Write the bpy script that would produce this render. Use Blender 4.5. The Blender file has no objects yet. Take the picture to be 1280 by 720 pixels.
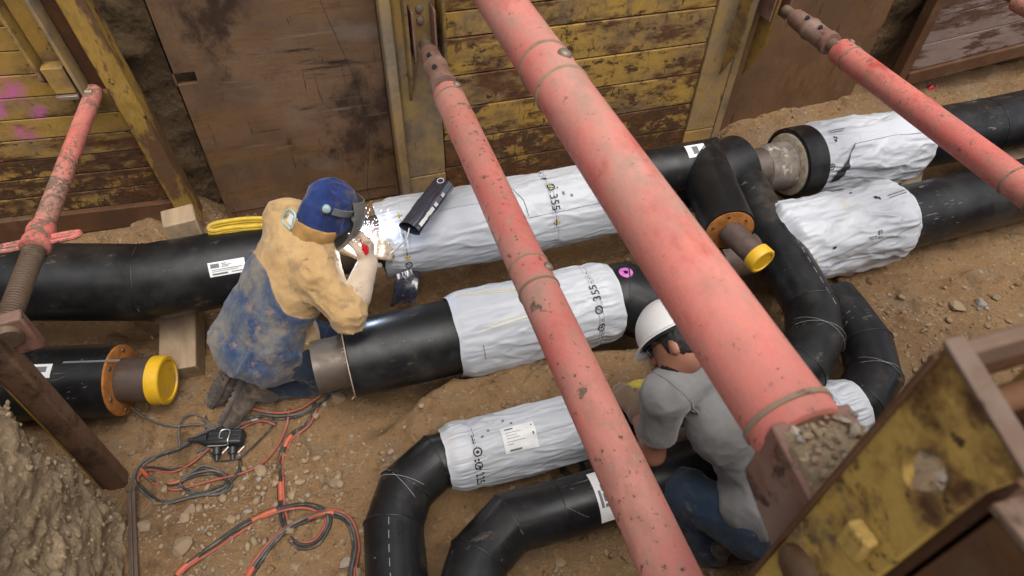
import bpy, bmesh, math, random
import numpy as np
from mathutils import Vector, Matrix
R_ = math.radians
random.seed(7)
C = bpy.context.scene.collection
SC = bpy.context.scene

# ---------------------------------------------------------------- camera, sky, sun
CX = np.array([(0.95322764, -0.20413736, 0.22290134), (-0.3011264, -0.70501816, 0.64208433), (0.02607609, -0.67917401, -0.73351394)])
CAM = np.array([0, 0, 2.7])
F = 806.0
cd = bpy.data.cameras.new('camera'); cam = bpy.data.objects.new('camera', cd); C.objects.link(cam)
cam.matrix_world = Matrix(((CX[0, 0], -CX[0, 1], -CX[0, 2], 0), (CX[1, 0], -CX[1, 1], -CX[1, 2], 0), (CX[2, 0], -CX[2, 1], -CX[2, 2], 2.7), (0, 0, 0, 1)))
cd.sensor_width = 36; cd.lens = F/1280*36; cd.clip_start = .02; cd.clip_end = 400
cd.dof.use_dof = True; cd.dof.focus_distance = 3.05; cd.dof.aperture_fstop = 4.0
SC.camera = cam
w = bpy.data.worlds.new('World'); SC.world = w; w.use_nodes = True
wn = w.node_tree
sky = wn.nodes.new('ShaderNodeTexSky'); sky.sky_type = 'NISHITA'; sky.sun_disc = False
sky.sun_elevation = R_(70); sky.sun_rotation = R_(165); sky.dust_density = 4; sky.air_density = 1.0
hs = wn.nodes.new('ShaderNodeHueSaturation'); hs.inputs['Saturation'].default_value = .35
wn.links.new(sky.outputs[0], hs.inputs['Color']); wn.links.new(hs.outputs[0], wn.nodes['Background'].inputs[0])
wn.nodes['Background'].inputs[1].default_value = .13
sl = bpy.data.lights.new('sun', 'SUN'); sl.energy = 1.5; sl.angle = R_(60); sl.color = (1, .96, .9)
so = bpy.data.objects.new('sun', sl); C.objects.link(so)
_e, _a = R_(70), R_(165)      # the same direction as the sky's sun: azimuth from +Y
sd = Vector((math.sin(_a)*math.cos(_e), math.cos(_a)*math.cos(_e), math.sin(_e)))
so.rotation_euler = sd.to_track_quat('Z', 'Y').to_euler()
SC.view_settings.view_transform = 'Standard'; SC.view_settings.look = 'None'; SC.view_settings.exposure = .66; SC.view_settings.gamma = 1
SC.render.engine = 'CYCLES'

# ---------------------------------------------------------------- measuring aid: where a sight line meets a plane
def ray(u, v):
    d = CX @ np.array([u-640., v-360., F]); return d/np.linalg.norm(d)
def at(u, v, x=None, y=None, z=None):
    a = ray(u, v); i, val = (0, x) if x is not None else (1, y) if y is not None else (2, z)
    return Vector(CAM + a*((val-CAM[i])/a[i]))

# ---------------------------------------------------------------- vector noise
_T = np.random.RandomState(3).rand(64, 64, 64)
def vn(P, seed=0):
    P = np.asarray(P, float) + seed*13.37
    i = np.floor(P).astype(int); f = P-i; f = f*f*(3-2*f); i &= 63; j = (i+1) & 63
    x0, y0, z0 = i[..., 0], i[..., 1], i[..., 2]; x1, y1, z1 = j[..., 0], j[..., 1], j[..., 2]
    fx, fy, fz = f[..., 0], f[..., 1], f[..., 2]
    a = _T[x0, y0, z0]*(1-fx)+_T[x1, y0, z0]*fx; b = _T[x0, y1, z0]*(1-fx)+_T[x1, y1, z0]*fx
    c = _T[x0, y0, z1]*(1-fx)+_T[x1, y0, z1]*fx; d = _T[x0, y1, z1]*(1-fx)+_T[x1, y1, z1]*fx
    return (a*(1-fy)+b*fy)*(1-fz)+(c*(1-fy)+d*fy)*fz
def fbm(P, o=4, seed=0, g=.5):
    P = np.asarray(P, float); s = 0; a = 1; t = 0
    for k in range(o): s = s+a*vn(P*2**k, seed+k); t += a; a *= g
    return s/t-.5
def ridge(P, o=3, seed=0):
    P = np.asarray(P, float); s = 0; a = 1; t = 0
    for k in range(o): s = s+a*(1-np.abs(2*vn(P*2**k, seed+k)-1)); t += a; a *= .5
    return s/t
def sst(x, a, b):
    t = np.clip((x-a)/(b-a), 0, 1); return t*t*(3-2*t)

# ---------------------------------------------------------------- objects
WO = {}
def tag(o, label=None, cat=None, group=None, kind=None):
    if label: o['label'] = label
    if cat: o['category'] = cat
    if group: o['group'] = group
    if kind: o['kind'] = kind
    return o
def thing(name, label, cat, base, group=None):
    o = bpy.data.objects.new(name, None); C.objects.link(o); o.location = base; o.empty_display_size = .1
    WO[o] = Vector(base); return tag(o, label, cat, group)
class MB:
    def __init__(s): s.v = []; s.f = []
    def add(s, vs, fs):
        n = len(s.v); s.v += [Vector(p) for p in vs]; s.f += [[n+i for i in f] for f in fs]; return s
    def box(s, c, size, rot=None):
        c = Vector(c); hx, hy, hz = [k/2 for k in size]; vs = []
        for x in (-hx, hx):
            for y in (-hy, hy):
                for z in (-hz, hz):
                    p = Vector((x, y, z))
                    if rot is not None: p = rot @ p
                    vs.append(c+p)
        return s.add(vs, [(0, 1, 3, 2), (4, 6, 7, 5), (0, 4, 5, 1), (2, 3, 7, 6), (0, 2, 6, 4), (1, 5, 7, 3)])
    def prism(s, poly, d):
        poly = [Vector(p) for p in poly]; d = Vector(d); n = len(poly)
        nn = sum(((poly[i]-poly[0]).cross(poly[i+1]-poly[0]) for i in range(1, n-1)), Vector())
        if nn.dot(d) > 0: poly = poly[::-1]
        return s.add(poly+[p+d for p in poly], [list(range(n)), list(range(2*n-1, n-1, -1))]+[[(i+1) % n, i, n+i, n+(i+1) % n] for i in range(n)])
    def rings(s, rings, cap0=True, cap1=True, closed=False):
        n = len(rings[0]); base = len(s.v); m = len(rings)
        for r in rings: s.v += [Vector(p) for p in r]
        for k in range(m if closed else m-1):
            a = base+k*n; b = base+((k+1) % m)*n
            for i in range(n): s.f.append([a+i, a+(i+1) % n, b+(i+1) % n, b+i])
        if cap0 and not closed: s.f.append([base+i for i in range(n-1, -1, -1)])
        if cap1 and not closed: s.f.append([base+(m-1)*n+i for i in range(n)])
        return s
    def lathe(s, p0, d, prof, seg=40, cap0=True, cap1=True):
        d = Vector(d).normalized(); p0 = Vector(p0); e1, e2 = frame(d)
        return s.rings([[p0+d*h+(e1*math.cos(2*math.pi*i/seg)+e2*math.sin(2*math.pi*i/seg))*r for i in range(seg)] for h, r in prof], cap0, cap1)
    def cyl(s, a, b, r0, r1=None, seg=24):
        a = Vector(a); b = Vector(b); return s.lathe(a, b-a, [(0, r0), ((b-a).length, r1 if r1 is not None else r0)], seg)
    def build(s, name, mat, parent=None, smooth=40, bevel=0, origin=None, zbase=False):
        P = np.array([tuple(p) for p in s.v])
        return mesh_obj(name, P, s.f, mat, parent, smooth, bevel, origin)
def mesh_obj(name, P, faces, mat, parent=None, smooth=40, bevel=0, origin=None, attr=None):
    P = np.asarray(P, float)
    o0 = Vector(origin) if origin is not None else Vector(((P[:, 0].min()+P[:, 0].max())/2, (P[:, 1].min()+P[:, 1].max())/2, P[:, 2].min()))
    me = bpy.data.meshes.new(name)
    Q = P-np.array(o0)
    if isinstance(faces, np.ndarray):
        nf, k = faces.shape
        me.vertices.add(len(Q)); me.vertices.foreach_set('co', Q.ravel())
        me.loops.add(nf*k); me.loops.foreach_set('vertex_index', faces.ravel().astype(np.int32))
        me.polygons.add(nf); me.polygons.foreach_set('loop_start', np.arange(0, nf*k, k, dtype=np.int32)); me.polygons.foreach_set('loop_total', np.full(nf, k, dtype=np.int32))
        me.update(calc_edges=True)
    else:
        me.from_pydata(Q.tolist(), [], faces)
    me.validate()
    if attr is not None:
        for an, av in attr.items():
            a = me.attributes.new(an, 'FLOAT', 'POINT'); a.data.foreach_set('value', np.asarray(av, np.float32))
    if smooth:
        me.shade_smooth()
        if smooth < 180: me.set_sharp_from_angle(angle=R_(smooth))
    ms = mat if isinstance(mat, (list, tuple)) else [mat]
    for m in ms: me.materials.append(m)
    o = bpy.data.objects.new(name, me); C.objects.link(o)
    WO[o] = o0
    if parent is not None: o.parent = parent; o.location = o0-WO[parent]
    else: o.location = o0
    if bevel:
        b = o.modifiers.new('bevel', 'BEVEL'); b.width = bevel; b.segments = 2; b.limit_method = 'ANGLE'; b.angle_limit = R_(45)
    return o
def frame(d):
    d = Vector(d).normalized(); up = Vector((0, 0, 1)) if abs(d.z) < .9 else Vector((0, 1, 0))
    e1 = (up-d*up.dot(d)).normalized(); e2 = d.cross(e1); return e1, e2
def grid_faces(nu, nv, wrap_v=False):
    I, J = np.meshgrid(np.arange(nu-1), np.arange(nv if wrap_v else nv-1), indexing='ij'); J1 = (J+1) % nv
    return np.stack([I*nv+J, I*nv+J1, (I+1)*nv+J1, (I+1)*nv+J], -1).reshape(-1, 4)
def spline(pts, n=8, closed=False):
    pts = [Vector(p) for p in pts]; out = []
    P = [pts[0]*2-pts[1]]+pts+[pts[-1]*2-pts[-2]]
    for i in range(1, len(P)-2):
        a, b, c, d = P[i-1:i+3]
        for k in range(n):
            t = k/n; out.append(.5*((2*b)+(c-a)*t+(2*a-5*b+4*c-d)*t*t+(3*b-a-3*c+d)*t**3))
    return out+[pts[-1]]
def tube(mb, path, r, seg=8, mitre=False):
    path = [Vector(p) for p in path]; n = len(path); rings = []; e1 = None
    for i, p in enumerate(path):
        t = (path[min(i+1, n-1)]-path[max(i-1, 0)]).normalized()
        d0 = (path[i]-path[i-1]).normalized() if i else (path[1]-path[0]).normalized()
        d1 = (path[i+1]-path[i]).normalized() if i < n-1 else d0
        if mitre: t = (d0+d1).normalized()
        if e1 is None: e1, _ = frame(t)
        rr = r[i] if isinstance(r, (list, tuple)) else r
        if mitre:
            e1, e2 = frame(d0); ring = []
            for k in range(seg):
                q = p+(e1*math.cos(2*math.pi*k/seg)+e2*math.sin(2*math.pi*k/seg))*rr
                if i not in (0, n-1): q = q-d0*((q-p).dot(t)/d0.dot(t))
                ring.append(q)
            if rings:      # keep the seam aligned from ring to ring
                prev = rings[-1]; best = min(range(seg), key=lambda s_: ((ring[s_]-p)-(prev[0]-path[i-1])).length); ring = ring[best:]+ring[:best]
            rings.append(ring)
        else:
            e1 = (e1-t*e1.dot(t)).normalized(); e2 = t.cross(e1)
            rings.append([p+(e1*math.cos(2*math.pi*k/seg)+e2*math.sin(2*math.pi*k/seg))*rr for k in range(seg)])
    mb.rings(rings); return rings

# ---------------------------------------------------------------- materials
class NT:
    def __init__(s, name):
        s.m = bpy.data.materials.new(name); s.m.use_nodes = True; s.t = s.m.node_tree; s.b = s.t.nodes['Principled BSDF']
        tc = s.n('ShaderNodeTexCoord'); oi = s.n('ShaderNodeObjectInfo')
        mu = s.n('ShaderNodeVectorMath', operation='MULTIPLY_ADD'); s.l(oi.outputs['Random'], mu, 0); mu.inputs[1].default_value = (31, 47, 23); s.l(tc.outputs['Object'], mu, 2)
        s.co = mu.outputs[0]; s.rand = oi.outputs['Random']; s.h = None
    def n(s, t, **k):
        x = s.t.nodes.new(t)
        for a, b in k.items(): setattr(x, a, b)
        return x
    def l(s, o, node, i): s.t.links.new(o, node.inputs[i])
    def pos(s): return s.n('ShaderNodeNewGeometry').outputs['Position']
    def map(s, scale, src=None):
        if isinstance(scale, (int, float)): scale = (scale,)*3
        x = s.n('ShaderNodeMapping'); x.inputs['Scale'].default_value = scale; s.l(src or s.co, x, 0); return x.outputs[0]
    def noise(s, scale, detail=5, rough=.6, stretch=None, src=None, dist=0):
        x = s.n('ShaderNodeTexNoise'); x.inputs['Scale'].default_value = scale; x.inputs['Detail'].default_value = detail; x.inputs['Roughness'].default_value = rough; x.inputs['Distortion'].default_value = dist
        s.l(s.map(stretch, src) if stretch else (src or s.co), x, 'Vector'); return x.outputs['Fac']
    def vor(s, scale, feature='F1', stretch=None, out='Distance', src=None):
        x = s.n('ShaderNodeTexVoronoi', feature=feature); x.inputs['Scale'].default_value = scale
        s.l(s.map(stretch, src) if stretch else (src or s.co), x, 'Vector'); return x.outputs[out]
    def rng(s, v, a, b, c=0, d=1, smooth=True):
        x = s.n('ShaderNodeMapRange', interpolation_type='SMOOTHSTEP' if smooth else 'LINEAR'); s.l(v, x, 0)
        for i, k in zip((1, 2, 3, 4), (a, b, c, d)): x.inputs[i].default_value = k
        return x.outputs[0]
    def math(s, op, a, b=None):
        x = s.n('ShaderNodeMath', operation=op)
        for i, k in enumerate((a, b)):
            if k is None: continue
            if isinstance(k, (int, float)): x.inputs[i].default_value = k
            else: s.l(k, x, i)
        return x.outputs[0]
    def mix(s, f, a, b):
        x = s.n('ShaderNodeMix', data_type='RGBA')
        for i, k in ((0, f), (6, a), (7, b)):
            if isinstance(k, (int, float)): x.inputs[i].default_value = k
            elif isinstance(k, tuple): x.inputs[i].default_value = (*k, 1) if len(k) == 3 else k
            else: s.l(k, x, i)
        return x.outputs[2]
    def col(s, c):
        if isinstance(c, tuple): s.b.inputs['Base Color'].default_value = (*c, 1)
        else: s.l(c, s.b, 'Base Color')
    def rough(s, r):
        if isinstance(r, (int, float)): s.b.inputs['Roughness'].default_value = r
        else: s.l(r, s.b, 'Roughness')
    def bump(s, h, strength=.3, dist=.01):
        x = s.n('ShaderNodeBump'); x.inputs['Strength'].default_value = strength; x.inputs['Distance'].default_value = dist
        s.l(h, x, 'Height')
        if s.h is not None: s.l(s.h, x, 'Normal')
        s.h = x.outputs[0]; s.l(s.h, s.b, 'Normal')
    def set(s, **k):
        for a, b in k.items(): s.b.inputs[a.replace('_', ' ')].default_value = b
        return s

def weathered(name, base, alt, layers, rough=.6, fine=60, bump=.25, bdist=.004, metal=0, lowscale=3, rrange=.15, sprays=(), spec=.5):
    """base/alt: paint varying slowly; layers: (colour, noise scale, threshold, softness, stretch, depth)"""
    t = NT(name); c = t.mix(t.rng(t.noise(lowscale, 4), .35, .65), base, alt)
    fn = t.noise(fine, 4, .7)
    c = t.mix(t.math('MULTIPLY', t.rng(fn, .3, .7), .35), c, tuple(k*.55 for k in base))
    for i, (lc, sc, th, sf, st, dep) in enumerate(layers):
        m = t.rng(t.noise(sc, 7, .68, st), th-sf, th+sf)
        if sc >= 14: m = t.math('MULTIPLY', m, t.rng(t.noise(lowscale*.6, 3), .36, .55, .3, 1))
        lc2 = t.mix(t.rng(t.noise(sc*4, 4, .7, st), .3, .7), lc, tuple(k*.6 for k in lc))
        c = t.mix(m, c, lc2)
        if dep: t.bump(m, .6, -dep)
    for (sx, sy, sz), r, sc in sprays:
        v = t.n('ShaderNodeVectorMath', operation='DISTANCE'); t.l(t.pos(), v, 0); v.inputs[1].default_value = (sx, sy, sz)
        d = t.math('ADD', v.outputs['Value'], t.math('MULTIPLY', t.math('SUBTRACT', t.noise(14, 4), .5), r*1.6))
        c = t.mix(t.math('MULTIPLY', t.rng(d, r, r*.3), t.rng(t.noise(9, 5, .7), .40, .6, .15, .85)), c, sc)
    t.col(c); t.bump(fn, bump, bdist); t.rough(t.rng(t.noise(fine*.3, 4), .3, .7, rough-rrange, rough+rrange)); t.set(Metallic=metal, Specular_IOR_Level=spec)
    return t.m
RUST = (.088, .044, .022); RUST2 = (.13, .058, .024); MUD = (.19, .125, .072); YEL = (.39, .235, .05)
H3 = (1, 1, 1)
def shield_yellow(name, amt, seed_mud=.64, sprays=()):
    return weathered(name, YEL, (.37, .215, .05), [
        (MUD, 2.2, .55, .15, (1, 1, 1.4), 0), (RUST2, 4.5, .63-amt*.22, .07, (.7, 1, 1.9), .0015), (RUST, 9.0, .645-amt*.17, .05, (1, 1, 1.7), .0015),
        (RUST, 34, .655-amt*.10, .02, (1, 1, .28), .001), (MUD, 5, .66, .10, (1, 1, .5), 0)], rough=.66, bump=.35, sprays=sprays, spec=.3)
m_yel = shield_yellow('paint_yellow_worn', 0.02)
m_yel2 = shield_yellow('paint_yellow_scraped', .40)
m_yel3 = shield_yellow('paint_yellow_mostly_rust', .85)
m_yelg = shield_yellow('paint_yellow_graffiti', .02, sprays=[((-1.36, 3.2, 1.09), .10, (.55, .10, .33)), ((-1.47, 3.2, 1.04), .10, (.5, .12, .33)), ((-1.19, 3.2, 1.15), .06, (.55, .09, .33)), ((-1.56, 3.2, .84), .09, (.5, .09, .3)), ((-1.40, 3.2, .85), .09, (.5, .10, .3)), ((-1.3, 3.2, .97), .06, (.5, .12, .3))])
m_yelmud = weathered('paint_yellow_muddy', (.37, .22, .05), (.30, .20, .09), [((.23, .17, .11), 1.6, .47, .12, H3, 0), (RUST, 7, .66, .03, (1, 1, .5), .002), (RUST, 24, .68, .03, (1, 1, .6), .001)], rough=.7)
m_nearyel = weathered('paint_yellow_near', (.47, .30, .075), (.40, .26, .08), [(RUST2, 6, .555, .08, H3, .002), (RUST, 10, .60, .05, H3, .002), (MUD, 9, .64, .08, H3, 0), (RUST, 30, .64, .03, H3, .001)], rough=.68, spec=.25)
m_rust = weathered('steel_rusty', (.120, .054, .025), (.085, .041, .022), [((.16, .075, .028), 7, .60, .06, H3, 0), (MUD, 4, .62, .1, H3, 0), ((.04, .025, .018), 12, .66, .04, H3, .001)], rough=.74, bump=.4, spec=.25)
m_rustyel = weathered('steel_rusty_yellow_traces', (.12, .062, .03), (.14, .075, .033), [(YEL, 5, .53, .04, (1, 1, .4), -.0015), ((.04, .025, .018), 12, .66, .04, H3, .001)], rough=.74, bump=.4, spec=.25)
m_post = weathered('steel_post_brown', (.165, .088, .052), (.125, .068, .042), [((.09, .05, .03), 6, .56, .06, H3, 0), ((.22, .14, .09), 9, .60, .08, H3, 0), (YEL, 8, .70, .03, H3, 0), ((.04, .025, .018), 16, .66, .04, H3, .001)], rough=.72, bump=.4, spec=.25)
m_plate = weathered('road_plate_brown', (.165, .092, .048), (.105, .06, .034), [((.17, .092, .040), 2.4, .55, .10, (.5, 1, 3), 0), ((.20, .15, .11), 3.2, .63, .09, (.9, 1, 1.6), 0), ((.035, .022, .016), 4.5, .66, .05, (.25, 1, 2.2), .001), ((.04, .026, .02), 9, .69, .03, (2.4, 1, .5), .001), ((.055, .030, .018), 2.0, .60, .06, (.9, 1, .7), 0), ((.22, .165, .12), 14, .64, .06, (.16, 1, 1.8), 0), ((.05, .03, .02), 20, .66, .04, (2.2, 1, .12), .0006), ((.26, .2, .15), 40, .72, .03, (.25, 1, 1), 0)], rough=.72, bump=.35, spec=.22)
m_plate2 = weathered('road_plate_red_brown', (.16, .086, .043), (.11, .06, .032), [((.17, .088, .036), 2.6, .57, .1, (1.6, 1, .6), 0), ((.035, .024, .018), 3.6, .64, .06, (2.2, 1, .4), .001), ((.2, .15, .11), 9, .68, .06, (.6, 1, 1), 0)], rough=.72, bump=.35, spec=.22)
m_pinkmud = weathered('steel_muddy_pink', (.26, .18, .15), (.2, .135, .11), [((.11, .05, .03), 4, .53, .05, (.5, 1, 2.4), .002), ((.33, .25, .21), 7, .62, .08, (.6, 1, 2), 0), ((.05, .03, .02), 16, .66, .04, H3, .001)], rough=.6)
def red(name, chips, dust, st):
    return weathered(name, (.56, .14, .115), (.49, .125, .10), [
        ((.66, .27, .205), 3, .53, .14, st, 0), ((.56, .075, .06), 4, .61, .1, st, 0), (dust, 3.2, .57, .14, st, 0), (dust, 45, .66, .05, (1, .35, 1), 0), (dust, 11, .68, .08, (2, .3, 2), 0), ((.17, .115, .085), 17, chips, .018, H3, .0015), ((.22, .15, .10), 60, chips-.015, .03, H3, .0006)], rough=.62, bump=.2, fine=90, spec=.35)
m_red = red('paint_red_faded', .665, (.50, .33, .25), (1, .5, 1))
m_redchip = red('paint_red_chipped', .615, (.44, .28, .2), (1, .6, 1))
m_redchip2 = red('paint_red_heavily_chipped', .555, (.4, .22, .17), (1, .6, 1))
m_knuckle = weathered('steel_red_brown', (.21, .10, .07), (.155, .08, .058), [((.3, .2, .15), 5, .56, .1, H3, 0), ((.08, .045, .03), 14, .6, .05, H3, .001)], rough=.62)
m_thread = weathered('steel_thread', (.17, .115, .08), (.11, .075, .055), [((.28, .2, .13), 12, .58, .08, H3, 0)], rough=.55, metal=.3)
m_groove = weathered('muddy_ring', (.30, .20, .13), (.2, .13, .085), [((.12, .07, .05), 20, .6, .05, H3, 0)], rough=.8)
m_bolt = weathered('bolt_steel', (.3, .23, .17), (.2, .15, .11), [], rough=.5, metal=.4)

def black_pe():
    t = NT('casing_black_pe')
    n = t.noise(5, 6, .65); c = t.mix(t.rng(n, .42, .72), (.0085, .0085, .009), (.024, .023, .022))
    d = t.rng(t.noise(2.6, 8, .75), .55, .72); c = t.mix(t.math('MULTIPLY', d, .30), c, (.13, .098, .068)); d2 = t.rng(t.noise(9, 6, .75, (.4, 1, 1)), .62, .70); c = t.mix(t.math('MULTIPLY', d2, .5), c, (.16, .12, .085))
    sp = t.rng(t.noise(70, 3, .6), .68, .74); c = t.mix(t.math('MULTIPLY', sp, t.rng(t.noise(4, 3), .5, .65)), c, (.2, .16, .12))
    sc = t.math('MULTIPLY', t.rng(t.noise(6, 3, .5, (1, 9, 5), dist=1.5), .655, .67), t.rng(t.noise(2.3, 2), .52, .6)); c = t.mix(t.math('MULTIPLY', sc, .5), c, (.25, .23, .21))
    t.col(c); t.rough(t.rng(t.noise(8, 5, .65), .3, .75, .26, .46)); t.bump(t.noise(3, 3), .12, .01); t.bump(t.noise(130, 3), .05, .002); t.set(Specular_IOR_Level=.30)
    return t.m
m_pe = black_pe()
def film(name, base, crump=1.):
    t = NT(name)
    def rid(sc, det, st=None):
        x = t.n('ShaderNodeTexNoise', noise_type='RIDGED_MULTIFRACTAL', normalize=True); x.inputs['Scale'].default_value = sc; x.inputs['Detail'].default_value = det; x.inputs['Roughness'].default_value = .5; x.inputs['Distortion'].default_value = .35
        t.l(t.map(st) if st else t.co, x, 'Vector'); return x.outputs['Fac']
    c = t.mix(t.rng(t.noise(2.5, 5), .4, .7), base, tuple(k*.86 for k in base))
    c = t.mix(t.math('MULTIPLY', t.rng(t.noise(4, 6, .7), .56, .74), .5), c, (.42, .35, .27))
    c = t.mix(t.math('MULTIPLY', t.rng(t.noise(50, 3), .755, .79), .5), c, (.12, .10, .09))
    t.col(c); t.rough(.42); t.bump(rid(2.2, 2, (.6, 1.3, 1.3)), .45*crump, .03); t.bump(rid(7, 2, (.7, 1.2, 1.2)), .16*crump, .010); t.bump(t.noise(40, 3, .5, dist=.5), .07, .003); t.set(Specular_IOR_Level=.45)
    return t.m
m_film = film('film_white', (.47, .485, .515), .6); m_film2 = film('film_white_crumpled', (.47, .485, .515), .85)
def plain(name, c, rough=.6, var=.25, scale=12, bump=.1, metal=0, spec=.5, dirt=None, dth=.6):
    t = NT(name); k = t.mix(t.rng(t.noise(scale, 5, .65), .3, .7), c, tuple(x*(1-var) for x in c))
    if dirt: k = t.mix(t.rng(t.noise(scale*.6, 6, .7), dth-.06, dth+.1), k, dirt)
    t.col(k); t.rough(rough); t.bump(t.noise(scale*4, 4), bump, .004); t.set(Metallic=metal, Specular_IOR_Level=spec); return t.m
m_steel = weathered('pipe_steel_bare', (.13, .105, .085), (.09, .07, .06), [((.17, .12, .08), 6, .58, .1, H3, 0), ((.25, .23, .21), 24, .68, .04, (.4, 1, 1), 0)], rough=.5, metal=.35, bump=.2)
m_steelb = weathered('pipe_steel_brown', (.10, .065, .048), (.075, .05, .04), [((.16, .10, .07), 8, .6, .08, H3, 0)], rough=.55, metal=.2)
m_foam = plain('foam_orange', (.44, .16, .03), .8, .45, 22, .5, dirt=(.2, .08, .03), dth=.6)
m_foamw = plain('foam_pale', (.52, .43, .32), .85, .35, 26, .6, dirt=(.3, .2, .12))
m_cap = plain('cap_yellow', (.70, .40, .015), .5, .15, 9, .04, dirt=(.36, .235, .09), dth=.6)
m_label = plain('label_white', (.72, .72, .7), .5, .12, 20, .03)
m_print = plain('print_black', (.02, .02, .022), .6, .1)
m_printg = plain('print_grey', (.13, .13, .14), .6, .1)
m_printy = plain('print_yellow', (.62, .47, .06), .6, .1)
m_yfaint = plain('print_pale_yellow', (.66, .60, .32), .5, .15)
m_pink = plain('spray_pink', (.62, .16, .52), .6, .4, 40)
m_white = plain('scratch_white', (.34, .34, .33), .6, .2)
m_strap = plain('strap_yellow', (.60, .40, .03), .6, .3, 20, .2, dirt=(.3, .2, .05))
m_webb = plain('strap_yellow_webbing', (.55, .42, .05), .6, .4, 30, .3)
def wood():
    t = NT('timber'); g = t.noise(22, 5, .6, (1, .12, 1)); c = t.mix(t.rng(g, .3, .7), (.36, .26, .16), (.26, .18, .11))
    c = t.mix(t.rng(t.noise(5, 5), .55, .7), c, (.24, .17, .11)); t.col(c); t.rough(.8); t.bump(g, .3, .004); return t.m
m_wood = wood()
def soil(name, tint=1.0):
    t = NT(name); p = t.pos()
    c = t.mix(t.rng(t.noise(1.1, 5, .6, src=p), .38, .62), (.272, .162, .080), (.34, .208, .102))
    c = t.mix(t.rng(t.noise(3.4, 6, .7, src=p), .52, .66), c, (.27, .185, .112))
    c = t.mix(t.rng(t.noise(1.9, 6, .7, src=p, dist=.6), .58, .72), c, (.33, .19, .085))
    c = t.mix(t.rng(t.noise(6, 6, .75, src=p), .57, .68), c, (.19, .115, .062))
    c = t.mix(t.rng(t.noise(28, 5, .75, src=p), .57, .66), c, (.42, .32, .21))
    c = t.mix(t.rng(t.noise(45, 4, .7, src=p), .60, .68), c, (.13, .083, .048))
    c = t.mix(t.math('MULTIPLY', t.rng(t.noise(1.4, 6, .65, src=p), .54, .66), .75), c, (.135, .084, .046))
    if tint != 1: c = t.mix(1.0 if False else .0, c, c); 
    t.col(c); t.rough(.95); t.set(Specular_IOR_Level=.2)
    t.bump(t.noise(9, 8, .75, src=p), .9, .06); t.bump(t.vor(38, src=p), .5, .012); t.bump(t.noise(90, 4, .75, src=p), .6, .008)
    return t.m
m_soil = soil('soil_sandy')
def soil2(name, a, b, d):
    t = NT(name); p = t.pos()
    c = t.mix(t.rng(t.noise(2, 6, .7, src=p), .4, .62), a, b); c = t.mix(t.rng(t.noise(9, 6, .75, src=p), .55, .66), c, d)
    c = t.mix(t.rng(t.noise(40, 5, .7, src=p), .6, .68), c, tuple(min(1, k*1.5) for k in b))
    t.col(c); t.rough(.95); t.set(Specular_IOR_Level=.2); t.bump(t.noise(7, 9, .78, src=p), .8, .06); t.bump(t.vor(26, src=p), .6, .02); t.bump(t.noise(70, 4, .75, src=p), .6, .01)
    return t.m
m_bank = soil2('soil_bank_clay', (.39, .285, .175), (.46, .34, .21), (.25, .175, .105))
m_wallsoil = soil2('soil_wall_dark', (.15, .098, .055), (.19, .125, .065), (.08, .055, .035))
def stone():
    t = NT('stone'); g = t.n('ShaderNodeNewGeometry').outputs['Random Per Island']
    r = t.math('FRACT', t.math('MULTIPLY', t.math('ADD', g, t.rand), 7.31))
    c = t.mix(t.rng(r, 0, 1, smooth=False), (.31, .225, .14), (.19, .14, .09)); c = t.mix(t.rng(t.math('FRACT', t.math('MULTIPLY', r, 13.7)), .8, .86), c, (.27, .24, .205))
    c = t.mix(t.rng(t.noise(14, 5, .7), .45, .65), c, (.27, .185, .11)); t.col(c); t.rough(.9); t.bump(t.noise(40, 5, .7), .4, .006); t.set(Specular_IOR_Level=.25); return t.m
m_stone = stone()
def cloth(name, a, b, dirt, dth=.58, weave=700, fold=.25, fs=7., zone=None, rough=.9, sheen=.2):
    t = NT(name); c = t.mix(t.rng(t.noise(7, 5, .65), .35, .65), a, b)
    if zone:
        za, zb, zd = zone; q = t.n('ShaderNodeAttribute', attribute_name='zone').outputs['Fac']
        c2 = t.mix(t.rng(t.noise(9, 6, .7, (1, 1, .5)), .36, .64), za, zb); c2 = t.mix(t.rng(t.noise(4.5, 7, .72), .48, .66), c2, zd)
        c2 = t.mix(t.rng(t.noise(60, 3, .6), .64, .72), c2, tuple(k*1.5 for k in za))
        c = t.mix(t.rng(t.noise(8, 5, .7), .58, .74), c, (.27, .19, .11))
        c = t.mix(t.rng(q, -.004, .004), c, c2)
        # stitched seam
        t.bump(t.rng(q, -.006, .004), .5, .006)
    c = t.mix(t.rng(t.noise(11, 6, .7), dth-.05, dth+.12), c, dirt)
    t.col(c); t.rough(rough); t.set(Specular_IOR_Level=.2, Sheen_Weight=sheen); x = t.n('ShaderNodeTexNoise', noise_type='RIDGED_MULTIFRACTAL', normalize=True); x.inputs['Scale'].default_value = fs; x.inputs['Detail'].default_value = 2.5; x.inputs['Roughness'].default_value = .45; x.inputs['Distortion'].default_value = .6
    t.l(t.map((1, 1, .6)), x, 'Vector'); t.bump(x.outputs['Fac'], min(1, fold*2.6), .022); t.bump(t.noise(30, 4, .6, dist=1), fold, .008); t.bump(t.noise(weave, 2), .12, .001); return t.m
m_jacket = cloth('jacket_cloth', (.45, .295, .135), (.38, .235, .10), (.26, .17, .09), .57, zone=((.022, .045, .115), (.105, .118, .135), (.19, .165, .13)))
m_jeans = cloth('jeans_dark', (.013, .02, .036), (.024, .032, .045), (.09, .072, .053), .64)
m_jeans2 = cloth('jeans_blue', (.012, .026, .05), (.026, .038, .055), (.15, .125, .10), .62)
m_shirt = cloth('shirt_grey', (.195, .19, .188), (.16, .156, .152), (.21, .17, .13), .62)
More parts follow.
